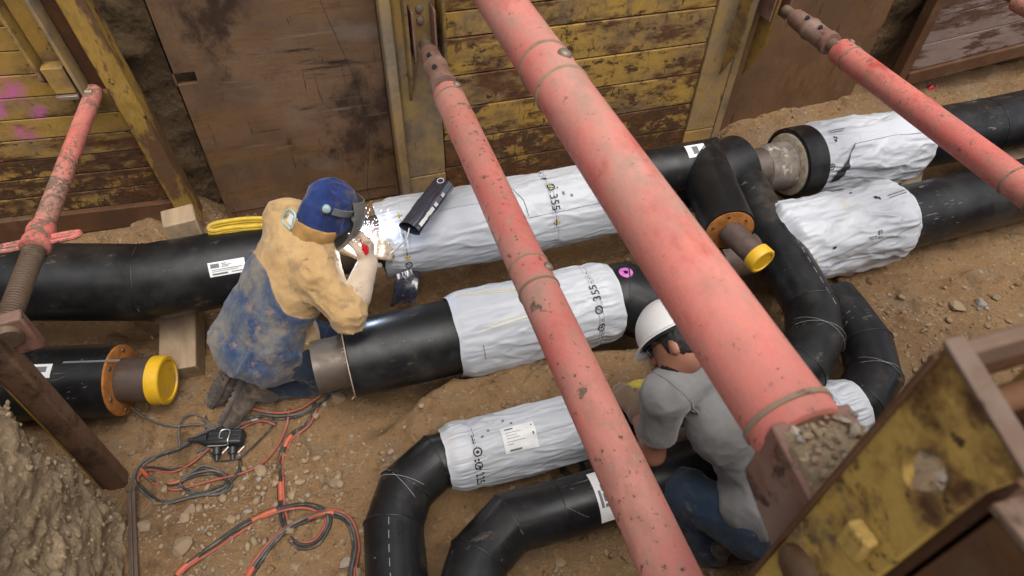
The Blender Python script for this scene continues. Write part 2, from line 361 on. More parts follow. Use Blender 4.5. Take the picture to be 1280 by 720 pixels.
m_hood = cloth('hood_blue', (.018, .042, .17), (.010, .02, .085), (.075, .06, .055), .57)
m_glove = cloth('glove_leather_pale', (.50, .41, .31), (.42, .33, .24), (.2, .14, .09), .60)
m_gloved = cloth('glove_leather_brown', (.24, .16, .10), (.17, .11, .07), (.07, .045, .03), .58)
m_shoe = cloth('shoe_dirty', (.045, .036, .032), (.07, .055, .045), (.16, .115, .08), .52)
m_sole = cloth('sole_muddy', (.09, .075, .065), (.05, .042, .038), (.17, .125, .09), .5)
m_bootb = cloth('boot_brown', (.10, .06, .035), (.07, .04, .025), (.15, .10, .06), .6)
def skin():
    t = NT('skin'); c = t.mix(t.rng(t.noise(9, 4), .35, .65), (.29, .125, .075), (.34, .155, .10)); t.col(c); t.rough(.5); t.set(Subsurface_Weight=.08, Subsurface_Radius=(.01, .004, .002)); t.bump(t.noise(160, 3), .1, .001); return t.m
m_skin = skin()
m_hair = plain('hair_dark', (.014, .011, .009), .6, .4, 60, .5)
m_helmet = plain('helmet_white', (.66, .65, .63), .35, .08, 5, .02, dirt=(.5, .47, .42), dth=.68)
m_mask = plain('mask_grey', (.17, .16, .145), .55, .3, 14, .1, dirt=(.28, .25, .2), dth=.62)
m_glass = plain('glasses_dark', (.02, .02, .022), .15, .1)
m_band = plain('band_grey', (.16, .17, .17), .5, .3, 16, .1)
m_knobg = plain('knob_green', (.35, .47, .42), .45, .2, 20)
m_rubber = plain('cable_black', (.035, .033, .032), .6, .4, 25, .15, dirt=(.13, .105, .08), dth=.56)
m_cabgrey = plain('cable_grey', (.10, .095, .088), .6, .4, 25, .15, dirt=(.16, .125, .09), dth=.55)
m_orange = plain('cable_orange', (.34, .085, .055), .6, .3, 18, .1, dirt=(.3, .16, .1), dth=.6)
m_tape = plain('tape_orange', (.48, .11, .045), .5, .25, 25, .1, dirt=(.4, .16, .08), dth=.68)
m_dark = plain('plastic_black', (.022, .023, .026), .45, .3, 20, .1, dirt=(.12, .1, .08), dth=.66)
m_wire = plain('wire_bright', (.5, .48, .45), .35, .2, metal=.7)
m_foil = film('film_pack_dark', (.035, .038, .055), 1.6); m_foil.node_tree.nodes['Principled BSDF'].inputs['Roughness'].default_value = .10; m_foil.node_tree.nodes['Principled BSDF'].inputs['Coat Weight'].default_value = 1.0; m_foil.node_tree.nodes['Principled BSDF'].inputs['Specular IOR Level'].default_value = 1.0
m_torch = plain('torch_red', (.5, .012, .02), .35, .2)
m_rod = weathered('rod_steel', (.16, .115, .085), (.11, .075, .055), [((.25, .18, .12), 9, .6, .06, H3, 0)], rough=.55, metal=.3)
m_redtag = plain('tag_red', (.55, .02, .03), .5, .2)
def emit(name, c, s):
    m = bpy.data.materials.new(name); m.use_nodes = True; t = m.node_tree; t.nodes.clear()
    e = t.nodes.new('ShaderNodeEmission'); e.inputs[0].default_value = (*c, 1); e.inputs[1].default_value = s
    o = t.nodes.new('ShaderNodeOutputMaterial'); t.links.new(e.outputs[0], o.inputs[0]); return m
m_arc = emit('arc_light', (.75, .85, 1), 80); m_spark = emit('spark_light', (.8, .85, 1), 4)

# ---------------------------------------------------------------- text and print
_tc = {}
def text_geo(s, size):
    k = (s, size)
    if k not in _tc:
        cu = bpy.data.curves.new('t', 'FONT'); cu.body = s; cu.size = size; cu.align_x = 'CENTER'; cu.align_y = 'CENTER'; cu.resolution_u = 3
        o = bpy.data.objects.new('t', cu); C.objects.link(o); dg = bpy.context.evaluated_depsgraph_get(); me = bpy.data.meshes.new_from_object(o.evaluated_get(dg))
        _tc[k] = ([tuple(v.co)[:2] for v in me.vertices], [list(p.vertices) for p in me.polygons]); bpy.data.objects.remove(o); bpy.data.curves.remove(cu); bpy.data.meshes.remove(me)
    return _tc[k]

# ---------------------------------------------------------------- ground
RID = [(.0, 1.60), (.3, 1.68), (.62, 1.70), (1.0, 1.66), (1.35, 1.6)]
def gz_np(X, Y):
    X = np.asarray(X, float); Y = np.asarray(Y, float)
    P = np.stack([X, Y, X*0], -1)
    z = .05*fbm(P*1.3, 4, 1)+.05*fbm(P*5, 4, 5)
    ry = np.interp(X, [a for a, b in RID], [b for a, b in RID])+.07*fbm(P*3, 3, 9)
    on = sst(X, -.25, .25)*(1-sst(X, 1.5, 2.0))
    z = z+on*(.25*(1-sst(Y, ry-.03, ry+.10))*sst(Y, 1.2, 1.58))      # the bench in front of the middle pipe
    z = z-on*.05*sst(Y, ry, ry+.1)*(1-sst(Y, 2.1, 2.4))
    z = z+.16*sst(X, 1.7, 2.6)*sst(Y, .7, 1.4)*(1-.6*sst(Y, 2.0, 2.4))
    z = z+sst(-X, .62, 1.0)*.24*sst(Y, 2.62, 3.2)+sst(X, 2.4, 3.3)*.12*sst(Y, 2.6, 3.2)
    z = z+.10*sst(-X, .2, 1.0)*(1-sst(Y, 1.3, 1.75))                     # spoil near the left bank
    cl = sst(fbm(P*2.1, 3, 33), .02, .2)
    z = z+cl*.06*np.abs(fbm(P*11, 3, 21))+.026*fbm(P*20, 3, 17)+.035*sst(fbm(P*7, 3, 27), .08, .16)*(.3+vn(P*9, 4))
    return z
def gz(x, y): return float(gz_np(np.array([x]), np.array([y]))[0])
def gnd(u, v, h=0.):
    z = 0.
    for _ in range(5):
        p = at(u, v, z=z+h); z = gz(p.x, p.y)
    return at(u, v, z=z+h)
def build_ground():
    xs = np.concatenate([np.linspace(-60, -3.6, 10), np.linspace(-3.4, -1.6, 40), np.linspace(-1.58, 4.2, 330), np.linspace(4.3, 6.5, 40), np.linspace(8, 60, 10)])
    ys = np.concatenate([[-60, -20, -6, -2.6], np.linspace(-1, .55, 20), np.linspace(.57, 3.56, 190)])
    X, Y = np.meshgrid(xs, ys, indexing='ij'); Z = gz_np(X, Y)
    k = sst(np.abs(X), 6, 12)+sst(-Y, .8, 2.4); Z = Z*(1-np.clip(k, 0, 1))
    P = np.stack([X, Y, Z], -1).reshape(-1, 3)
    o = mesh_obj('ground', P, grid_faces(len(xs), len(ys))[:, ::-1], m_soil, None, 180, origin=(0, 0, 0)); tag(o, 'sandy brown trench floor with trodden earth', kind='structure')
    # the sides of the dig behind the plates
    def sheet(name, path, z0, z1, n, m, mat, amp, lean, seed, top=(0, 0), label=None):
        P0 = np.array(path, float); s0 = np.concatenate([[0], np.cumsum(np.linalg.norm(np.diff(P0, axis=0), axis=1))]); L = len(path)*n; u = np.linspace(0, s0[-1], L)
        pts = np.stack([np.interp(u, s0, P0[:, q]) for q in range(3)], 1)
        for _ in range(6): pts[1:-1] = .5*pts[1:-1]+.25*(pts[:-2]+pts[2:])
        tg = np.gradient(pts, axis=0); nr = np.stack([tg[:, 1], -tg[:, 0]], -1); nr /= np.linalg.norm(nr, axis=1)[:, None]
        zz = np.concatenate([np.linspace(z0, z1, m), [z1+.01, z1+.02]]); off = np.concatenate([-lean*np.linspace(0, 1, m), [-lean-.5, -lean-40]])
        A = np.zeros((L, len(zz), 3)); A[:, :, 0] = pts[:, None, 0]+nr[:, None, 0]*off; A[:, :, 1] = pts[:, None, 1]+nr[:, None, 1]*off; A[:, :, 2] = zz
        Q = A.copy(); d = amp*(fbm(Q*2.5, 6, seed, .62)*1.5+.5*(ridge(Q*6, 4, seed+3)-.6)+.28*np.abs(fbm(Q*16, 3, seed+5))-.22*sst(fbm(Q*4, 3, seed+6), .0, .02)-.12*sst(fbm(Q*9, 3, seed+7), .0, .02)+.12*fbm(Q*34, 2, seed+9)); d[:, -1] = 0
        A[:, :, 0] += nr[:, None, 0]*d; A[:, :, 1] += nr[:, None, 1]*d; A[:, :, 2] += amp*.7*fbm(Q*6+9, 4, seed+8)
        o = mesh_obj(name, A.reshape(-1, 3), grid_faces(L, len(zz)), mat, None, 180, origin=(0, 0, 0)); tag(o, label, kind='structure'); return o
    sheet('trench_wall', [(-6, 3.47, 0), (-4, 3.47, 0), (-1.5, 3.47, 0), (0, 3.47, 0), (2, 3.47, 0), (4, 3.47, 0), (6, 3.47, 0), (9, 3.47, 0)], -.15, 2.95, 40, 80, m_wallsoil, .10, .12, 41, label='dark earth face of the dig behind the plates')  # top raised out of view, like the plates, to shut out low sky light
    sheet('trench_wall', [(9, -.42, 0), (6, -.42, 0), (3, -.40, 0), (1, -.38, 0), (-1.6, -.40, 0), (-4, -.42, 0)], -.15, 1.75, 30, 50, m_wallsoil, .08, .10, 43, label='earth face of the dig on the near side')  # unseen near side of the trench, added to keep low sky light off the floor
    bank = sheet('earth_bank', [(-1.00, -2.0, 0), (-1.03, -.6, 0), (-1.03, .4, 0), (-1.06, 1.0, 0), (-1.08, 1.45, 0), (-1.11, 1.60, 0), (-1.22, 1.69, 0), (-1.7, 1.71, 0), (-3.2, 1.72, 0)], -.12, 1.55, 48, 140, m_bank, .10, .13, 61, label='crumbling clay bank at the near left of the trench')
    return bank
BANK = build_ground()

def rock(c, s, rnd, flat=.6):
    """one irregular angular stone of 20 to 80 faces"""
    bm = bmesh.new(); bmesh.ops.create_icosphere(bm, subdivisions=2 if s > .03 else 1, radius=1)
    ax = [rnd.uniform(.75, 1.25), rnd.uniform(.6, 1.0), flat*rnd.uniform(.7, 1.1)]; q = Matrix.Rotation(rnd.uniform(0, 6.28), 3, 'Z') @ Matrix.Rotation(rnd.uniform(-.3, .3), 3, 'X')
    cuts = [(Vector((rnd.gauss(0, 1), rnd.gauss(0, 1), rnd.gauss(0, 1))).normalized(), rnd.uniform(.5, .85)) for _ in range(9)]
    vs = []
    for v in bm.verts:
        p = v.co.copy()
        for n_, d_ in cuts:
            e = p.dot(n_)-d_
            if e > 0: p -= n_*e
        vs.append(Vector(c)+q @ Vector((p.x*ax[0]*s, p.y*ax[1]*s, p.z*ax[2]*s)))
    fs = [[v.index for v in f.verts] for f in bm.faces]; bm.free(); return vs, fs
def stones():
    rnd = random.Random(5); protos = []
    for k in range(24):
        bm = bmesh.new(); bmesh.ops.create_icosphere(bm, subdivisions=1, radius=1)
        V = np.array([tuple(v.co) for v in bm.verts]); Fc = np.array([[v.index for v in f.verts] for f in bm.faces]); bm.free()
        rs = np.random.RandomState(k)
        for _ in range(6):
            n_ = rs.normal(size=3); n_ /= np.linalg.norm(n_); e = V@n_-rs.uniform(.4, .8); V = V-np.clip(e, 0, None)[:, None]*n_
        V *= rs.uniform(.6, 1.25, 3); V[:, 2] *= .6; protos.append((V, Fc))
    rs = np.random.RandomState(11); N = 38000
    X = rs.uniform(-1.3, 5, N); Y = rs.uniform(.45, 3.4, N)
    P = np.stack([X, Y, X*0], -1); dens = fbm(P*1.7, 4, 71)+.12*fbm(P*6, 2, 72)
    def blob(cx, cy, sx, sy): return np.exp(-((X-cx)/sx)**2-((Y-cy)/sy)**2)
    dens = dens+.5*blob(-.50, 1.50, .45, .2)+.4*blob(-.6, 1.3, .4, .35)+.3*blob(2.6, 1.4, .7, .3)+.3*blob(.75, .85, .5, .2)+.25*blob(-.1, 1.5, .3, .15)-.12
    keep = rs.rand(N) < np.clip(.10+2.2*dens, .04, 1); X = X[keep]; Y = Y[keep]; Z = gz_np(X, Y)
    rub = np.exp(-((X+.45)/.42)**2-((Y-1.42)/.28)**2)+.8*np.exp(-((X-2.6)/.7)**2-((Y-1.35)/.3)**2); S = .0035+.0065*rs.rand(len(X))**2+(.012+.02*rub)*rs.rand(len(X))**8
    VV = []; FF = []; n = 0
    for i in range(len(X)):
        V, Fc = protos[i % 24]; a = rs.rand()*6.28; ca, sa = math.cos(a), math.sin(a)
        W = V*S[i]; W = np.stack([W[:, 0]*ca-W[:, 1]*sa+X[i], W[:, 0]*sa+W[:, 1]*ca+Y[i], W[:, 2]+Z[i]+S[i]*.15], -1)
        VV.append(W); FF.append(Fc+n); n += len(V)
    bv = np.array([tuple(v.co) for v in BANK.data.vertices]); bv = bv[(bv[:, 1] > .5) & (bv[:, 2] > 0) & (bv[:, 2] < 1.5) & (bv[:, 0] > -1.9)]
    VC = []; FC = []; nc = 0; M_ = 5200; Xc = rs.uniform(-1.2, 4.6, M_); Yc = rs.uniform(.5, 3.35, M_); dc = fbm(np.stack([Xc*1.6, Yc*1.6, Xc*0+4], -1), 4, 91)
    kp = rs.rand(M_) < np.clip(.15+3*dc, .05, 1); Xc = Xc[kp]; Yc = Yc[kp]; Zc = gz_np(Xc, Yc); Sc = .005+.010*rs.rand(len(Xc))**2+.026*rs.rand(len(Xc))**9
    for i in range(len(Xc)):
        V, Fc = protos[(i*7) % 24]; a = rs.rand()*6.28; ca, sa = math.cos(a), math.sin(a); W = V*Sc[i]
        VC.append(np.stack([W[:, 0]*ca-W[:, 1]*sa+Xc[i], W[:, 0]*sa+W[:, 1]*ca+Yc[i], W[:, 2]*.9+Zc[i]+Sc[i]*.1], -1)); FC.append(Fc+nc); nc += len(V)
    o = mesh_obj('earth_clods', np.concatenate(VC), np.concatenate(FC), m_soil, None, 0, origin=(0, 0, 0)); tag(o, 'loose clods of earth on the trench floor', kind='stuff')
    V2 = []; F2 = []; n2 = 0
    for i in range(5200):
        q = bv[rs.randint(len(bv))]+rs.normal(size=3)*.010; s_ = .003+.006*rs.rand()**2+.020*rs.rand()**9; V, Fc = protos[i % 24]; a = rs.rand()*6.28; ca, sa = math.cos(a), math.sin(a); W = V*s_
        V2.append(np.stack([W[:, 2]*1.1+q[0], W[:, 0]*ca-W[:, 1]*sa+q[1], W[:, 0]*sa+W[:, 1]*ca+q[2]], -1)); F2.append(Fc+n2); n2 += len(V)
    o = mesh_obj('earth_crumbs', np.concatenate(V2), np.concatenate(F2), m_bank, None, 0, origin=(0, 0, 0)); tag(o, 'crumbs of clay clinging to the left bank', kind='stuff')
    o = mesh_obj('gravel', np.concatenate(VV), np.concatenate(FF), m_stone, None, 0, origin=(0, 0, 0)); tag(o, 'small loose gravel scattered over the trench floor', kind='stuff')
    # stones big enough to pick out
    big = [(600, 392+2, .055), (238, 640, .05), (225, 684, .055), (180, 660, .035), (325, 590, .035), (345, 605, .03), (418, 604, .035), (402, 598, .028), (375, 603, .03), (310, 640, .03), (352, 575, .02), (205, 612, .028), (268, 560, .03), (250, 570, .025), (230, 650, .03), (385, 480, .028), (422, 497, .05), (405, 505, .02), (395, 520, .02), (358, 552, .018), (440, 565, .018), (440, 545, .018),
           (1195, 385, .05), (1225, 380, .045), (1160, 392, .025), (1245, 373, .03), (1260, 402, .02), (1150, 372, .02), (1205, 360, .02), (1275, 395, .02), (1180, 360, .022), (1225, 340, .018), (960, 358, .022), (705, 540, .02), (700, 705, .03), (770, 690, .02), (640, 610, .018), (900, 690, .02), (890, 715, .025), (195, 585, .02), (320, 525, .022), (445, 715, .03), (433, 705, .04), (365, 620, .026), (290, 650, .026), (300, 610, .02), (262, 470, .016), (268, 437, .02), (211, 436, .016), (690, 320, .02), (570, 345, .018)]
    for i, (u, v, s) in enumerate(big):
        p = gnd(u, v); vs, fs = rock((p.x, p.y, p.z+s*.12), s, rnd)
        o = MB().add(vs, fs).build('stone', m_stone, None, 0); tag(o, {0: 'big grey stone at the bare pipe end beside the welder', 2: 'largest flat slab of stone near the foot of the clay bank'}.get(i, 'angular brown loose stone lying on the trench floor'), 'stone', 'loose stones on the trench floor')
    # clods of earth along the bank foot and the bench
stones()

# ---------------------------------------------------------------- far wall: shields and road plates
def plate_xz(pts, y, th):       # pts (x, z) outline, front face on y, thickness towards +y
    return MB().prism([(x, y, z) for x, z in pts], (0, th, 0))
def left_shield():
    piv = Vector((-.785, 3.2, .215)); rot = Matrix(((1, 0, -.07), (0, 1, 0), (-.06, 0, 1)))      # it stands askew
    t = thing('trench_shield', 'yellow trench shield at far left with pink graffiti and rusty right post', 'trench shield', piv)
    def bx(x0, x1, z0, z1, y0, y1): return MB().box(piv+rot @ Vector(((x0+x1)/2, (y0+y1)/2-3.2, (z0+z1)/2)), (x1-x0, y1-y0, z1-z0), rot)
    bx(-2.4, -.1, .13, 2.65, 3.262, 3.28).build('back_plate', m_rust, t)
    r = bx(-2.4, -.10, 0, .135, 3.19, 3.30).build('bottom_rail', m_rust, t, bevel=.005); r['label'] = 'rusty brown bottom rail'
    z = .135
    for i in range(22):
        m = m_yel3 if i < 3 else m_yel2 if i < 4 else m_yelg if i < 9 else m_yel
        x1 = -.105 if z < .80 else -.30
        bx(-2.4, x1, z+.002, z+.1095, 3.224+random.uniform(-.002, .002), 3.26).build('panel_strip', m, t, bevel=.004); z += .1115
    p = bx(-.105, 0, 0, 2.65, 3.165, 3.30).build('post', m_rustyel, t, bevel=.006); p['label'] = 'rusty post with yellow paint left on its upper half'
    # U-shaped strut holder: two flanges with tapering feet, back and socket
    for x, nm in ((-.325, 0), (-.20, 1)):
        c = piv
        poly = [(3.235, .85), (3.235, 2.05), (3.12, 2.05), (3.12, .93)] if nm == 0 else [(3.235, .70), (3.235, 2.05), (3.12, 2.05), (3.12, .80)]
        MB().prism([c+rot @ Vector((x, y-3.2, z)) for y, z in poly], rot @ Vector((.016, 0, 0))).build('flange', m_yelmud if nm else m_yel, t, bevel=.003)
    bx(-.305, -.21, .85, 2.05, 3.21, 3.235).build('channel_back', m_yel, t)
    bx(-.300, -.212, .86, .985, 3.125, 3.20).build('socket_block', m_yel, t, bevel=.004)
    bx(-.300, -.212, .835, .855, 3.11, 3.20).build('pin', m_bolt, t, bevel=.003)
    for zz in (.86, .79):
        q = piv+rot @ Vector((-.18, -.075, zz)); MB().cyl(q, q+rot @ Vector((.03, 0, 0)), .014, seg=10).build('bolt', m_bolt, t)
left_shield()

def road_plate():
    t = thing('road_plate', 'broad brown steel plate with small square hole behind the welder', 'steel plate', (-.15, 3.33, .02))
    x0, x1, z0, z1 = -.675, .36, .03, 2.85; y = 3.33
    # square lifting hole near the left edge
    h0, h1 = at(220, 108, y=y), at(243, 90, y=y); hx0, hx1, hz0, hz1 = h0.x, h1.x, h0.z+.004, h1.z
    mb = MB(); O = [(x0, z0), (x1, z0), (x1, z1), (x0, z1)]; I = [(hx0, hz0), (hx1, hz0), (hx1, hz1), (hx0, hz1)]
    vs = [(a, y, b) for a, b in O+I]+[(a, y+.03, b) for a, b in O+I]
    fs = []
    for i in range(4):
        j = (i+1) % 4; fs += [[i, j, 4+j, 4+i], [8+j, 8+i, 12+i, 12+j], [j, i, 8+i, 8+j], [4+i, 4+j, 12+j, 12+i]]
    mb.add(vs, fs).build('plate', m_plate, t, bevel=.003)
    # weld letters on the lower edge
    q = at(326, 269, y=y); V, Fc = text_geo('M.A.', .075)
    MB().add([(q.x+a*1.25, y-.004, q.z+b) for a, b in V], Fc).build('lettering', plain('weld_bead', (.30, .20, .13), .5, .2, 40), t)
    MB().box((-.155, y-.002, .115), (1.0, .006, .006)).build('weld_line', m_rust, t)
    tube_mb = MB(); tube(tube_mb, [at(u, v, y=y-.001) for u, v in ((400, 0), (413, 30), (440, 90), (455, 135), (461, 165), (460, 200), (459, 240))], .0012, 6); tube_mb.build('crack', m_print, t)
road_plate()

def strut_holder(t, x, z0, taper, mat):
    """the pair of flanges, back and foot taper of a post that carries strut ends"""
    for s in (-1, 1):
        xx = x+s*.095
        MB().prism([(xx-.008, 3.262, z0-taper), (xx-.008, 3.262, 2.3), (xx-.008, 3.13, 2.3), (xx-.008, 3.13, z0), (xx-.008, 3.16, z0-.06)], (.016, 0, 0)).build('flange', mat, t, bevel=.004)
def centre_shield():
    t = thing('trench_shield', 'broad yellow and rust trench shield behind the middle red struts', 'trench shield', (1.5, 3.27, .03))
    MB().box((1.5, 3.305, 1.43), (2.28, .03, 2.8)).build('back_plate', m_rust, t)
    seams = [.035, .23, .425, .642, .845, 1.065, 1.21, 1.42, 1.63, 1.84, 2.05, 2.25, 2.45, 2.65, 2.85]
    for i in range(len(seams)-1):
        m = m_yel3 if i == 0 else m_yel2
        mm = [m_yel3, m_yel3, m_yel2, m_yel2, m_yel2, m_yel2, m_yel2][min(i, 6)]
        z0, z1 = seams[i]+.003, seams[i+1]-.003
        MB().box((1.50, 3.272+random.uniform(-.002, .002), (z0+z1)/2), (1.68, .034, z1-z0)).build('panel_strip', mm, t, bevel=.006)
    for x0, x1 in ((.425, .655), (2.345, 2.56)):
        for z0, z1, m in ((.035, .205, m_yelmud), (.211, 2.85, m_yelmud)):
            MB().box(((x0+x1)/2, 3.266, (z0+z1)/2), (x1-x0, .045, z1-z0)).build('column_plate', m, t, bevel=.005)
    MB().box((2.593, 3.268, 1.44), (.06, .05, 2.8)).build('edge_post', m_yelmud, t, bevel=.006)
    MB().box((.392, 3.245, 1.44), (.06, .11, 2.8)).build('edge_post', m_yelmud, t, bevel=.008)
    strut_holder(t, .578, .93, .22, m_yel); strut_holder(t, 2.585, .84, .26, m_yel)
centre_shield()

def right_plate():
    o = MB().box((3.2, 3.36, 1.43), (1.16, .03, 2.84)).build('road_plate', m_plate2, None, bevel=.003)
    tag(o, 'reddish brown steel plate right of the yellow shield', 'steel plate')
    rot = Matrix(((1, 0, 0), (0, 1, 0), (.094, 0, 1))); piv = Vector((4.03, 3.25, .285))
    t = thing('trench_shield', 'brown shield with pinkish dried mud at the top right corner', 'trench shield', piv)
    def bx(x0, x1, z0, z1, y0, y1): return MB().box(piv+rot @ Vector(((x0+x1)/2, (y0+y1)/2-3.25, (z0+z1)/2)), (x1-x0, y1-y0, z1-z0), rot)
    bx(.06, 2.4, .1, 2.6, 3.28, 3.30).build('back_plate', m_rust, t)
    bx(0, .085, 0, 2.6, 3.24, 3.32).build('post', m_rust, t, bevel=.006); bx(.085, 2.4, 0, .105, 3.23, 3.32).build('bottom_rail', m_rust, t, bevel=.006)
    z = .108
    for i in range(12): bx(.088, 2.4, z+.002, z+.198, 3.255, 3.28).build('panel_strip', m_pinkmud, t, bevel=.005); z += .2
right_plate()

# ---------------------------------------------------------------- red struts
def strut_far_end(t, x, z, y0, bolt=True):
    """screw neck, knuckle with collars, shoe between the flanges; y0 is where the red tube starts"""
    d = (0, 1, 0); p = (x, y0, z)
    MB().lathe(p, d, [(-.03, .036), (.10, .036), (.10, .030), (.14, .030)], 24).build('screw_neck', m_thread, t)
    MB().lathe((x, y0+.065, z), d, [(0, .046), (.004, .060), (.035, .063), (.04, .056), (.17, .056), (.178, .062), (.195, .062), (.2, .056), (.335, .050), (.35, .043)], 32).build('knuckle', m_knuckle, t)
    MB().lathe((x, y0+.385, z), d, [(0, .032), (.12, .032)], 20).build('pivot', m_thread, t)
    for a in (.16, .28): 
        q = Vector((x-.02, y0+a, z+.05)); MB().cyl(q, q+Vector((-.008, -.0, .012)), .012, seg=10).build('socket_hole', m_print, t)
    k = MB()
    for s in (-1, 1): k.box((x+s*.056, 3.20, z+.05), (.012, .13, .26))
    k.box((x, 3.255, z+.05), (.10, .016, .26)); k.build('shoe', m_knuckle, t, bevel=.003)
    for zz in (.09, .15):
        q = Vector((x, 3.245, z+zz)); MB().lathe(q, (0, -1, 0), [(0, .022), (.012, .020), (.016, .012)], 12).build('shoe_bolt', m_bolt, t)
def red_tube(t, x, z, ya, yb, r, mat, rings, bolts):
    prof = [(0, r-.004), (.004, r)]
    MB().lathe((x, yb, z), (0, 1, 0), [(0, r-.006), (.005, r), (ya-yb-.005, r), (ya-yb, r-.006)], 56).build('tube', mat, t, 50)
    for y in rings: MB().lathe((x, y-.006, z), (0, 1, 0), [(0, r-.002), (.002, r+.0035), (.010, r+.0035), (.012, r-.002)], 56, False, False).build('weld_ring', m_groove, t)
    for y, ang in bolts:
        n = Vector((math.sin(ang), 0, math.cos(ang))); q = Vector((x, y, z))+n*(r-.004)
        MB().lathe(q, n, [(0, .019), (.008, .019), (.014, .014), (.016, .005)], 14).build('bolt', m_bolt, t)
m_redfreck = weathered('paint_red_freckled', (.55, .135, .112), (.48, .12, .098), [((.50, .33, .25), 3.2, .60, .14, (1, .6, 1), 0), ((.64, .27, .205), 3, .52, .14, (1, .5, 1), 0), ((.46, .29, .21), 30, .62, .05, (1, .7, 1), .0004), ((.19, .125, .09), 13, .64, .018, H3, .0012), ((.16, .10, .07), 38, .62, .02, H3, .0008)], rough=.62, bump=.2, fine=90, spec=.35, lowscale=2.2)
def struts():
    G = 'red trench struts'
    x, z = .57, 1.10
    t = thing('trench_strut', 'freckled red strut crossing the two middle white sleeves, left of the thickest strut', 'strut', (x, 2.66, z), G)
    red_tube(t, x, z, 2.66, .02, .07, m_redfreck, [1.475, 1.36, 2.60], [(1.415, .75), (2.63, .6)]); strut_far_end(t, x, z, 2.66)
    x, z = .59, 1.84
    t = thing('trench_strut', 'thickest red strut, nearest the lens, above the kneeling man in grey', 'strut', (x, .34, z), G)
    red_tube(t, x, z, 2.66, .335, .07, m_red, [1.50, 1.365, .372], [(1.43, .35), (2.63, .6)]); strut_far_end(t, x, z, 2.66)
    # swivel box at the near end, dirt and stones lying on its ledge
    b = MB(); b.prism([(x-.068, .345, z+.055), (x-.068, .345, z-.085), (x-.058, .20, z-.17), (x-.058, .12, z-.17), (x-.058, .12, z+.028), (x-.066, .215, z+.028)], (.134, 0, 0)); b.build('swivel_box', m_knuckle, t, bevel=.004)
    MB().lathe((x, .30, z), (0, 1, 0), [(0, .062), (.04, .062)], 40).build('tube_plug', m_rust, t)
    x, z = 2.71, 1.07
    t = thing('trench_strut', 'red strut at the right crossing over the rightmost white sleeves', 'strut', (x, 2.62, z), G)
    red_tube(t, x, z, 2.60, .3, .066, m_redchip, [2.50, 1.43, 1.30], [(2.57, .5)]); strut_far_end(t, x, z, 2.60)
    # left strut with handled screw jack
    a, b = Vector((-1.005, 3.19, 1.055)), Vector((-1.15, 1.80, 1.0)); d = (b-a).normalized(); L = (b-a).length
    t = thing('trench_strut', 'slim badly chipped red strut at left with screw thread and turning handle', 'strut', a, G)
    MB().lathe(a, d, [(0, .036), (.02, .037), (L-.44, .037)], 40).build('tube', m_redchip2, t)
    h = a+d*(L-.44); MB().lathe(h, d, [(-.03, .040), (-.025, .047), (0, .050), (.02, .046), (.035, .046), (.05, .051), (.085, .051), (.09, .044)], 40).build('collar', m_redchip2, t)
    hd = Vector((1, .02, .02)); e = MB(); c = h+d*.05
    for s in (-1, 1):
        for o_ in (-1, 1): tube(e, spline([c+hd*s*.045+d*o_*.016, c+hd*s*.10+d*o_*.016, c+hd*s*.135+d*o_*.012, c+hd*s*.145]), .009, 8)
        e.box(c+hd*s*.09, (.09, .012, .012)); e.build('handle', m_redchip2, t); e = MB()
    prof = []; n = 34
    for i in range(n*4+1): prof.append((i*.40/(n*4), .0335+(.0035 if i % 4 in (1, 2) else -.0025)))
    MB().lathe(h+d*.07, d, prof, 28).build('screw_thread', m_thread, t)
    f = b+d*.02; MB().box(f+Vector((.01, .0, -.03)), (.12, .05, .16), Matrix.Rotation(R_(8), 3, 'Z')).build('foot_plate', m_knuckle, t, bevel=.008)
    MB().lathe(f, (.3, -1, -.2), [(-.05, .03), (.03, .045), (.05, .045)], 20).build('foot', m_thread, t)
    # far right strut, only its flank in view
    p = at(1274, 2, z=1.07)
    t = thing('trench_strut', 'pinkish strut just entering at the top right corner', 'strut', p, G)
    MB().lathe(p+Vector((0, .02, 0)), (0, -1, 0), [(0, .05), (.01, .06), (1.6, .06)], 32).build('tube', m_redchip, t)
    MB().lathe(p+Vector((0, .3, 0)), (0, -1, 0), [(0, .03), (.3, .03)], 20).build('screw_neck', m_thread, t)
    # post of the near side that carries the left strut
    t = thing('shield_post', 'leaning brown rusty steel post at left whose foot is buried in the bank', 'steel post', (-1.17, 1.74, 0))
    MB().box((-1.19, 1.735, .78), (.085, .075, 1.56)).build('box_section', m_post, t, bevel=.010)
    MB().box((-1.233, 1.725, .80), (.012, .05, 1.55)).build('edge_strip', m_rustyel, t, bevel=.003)
struts()

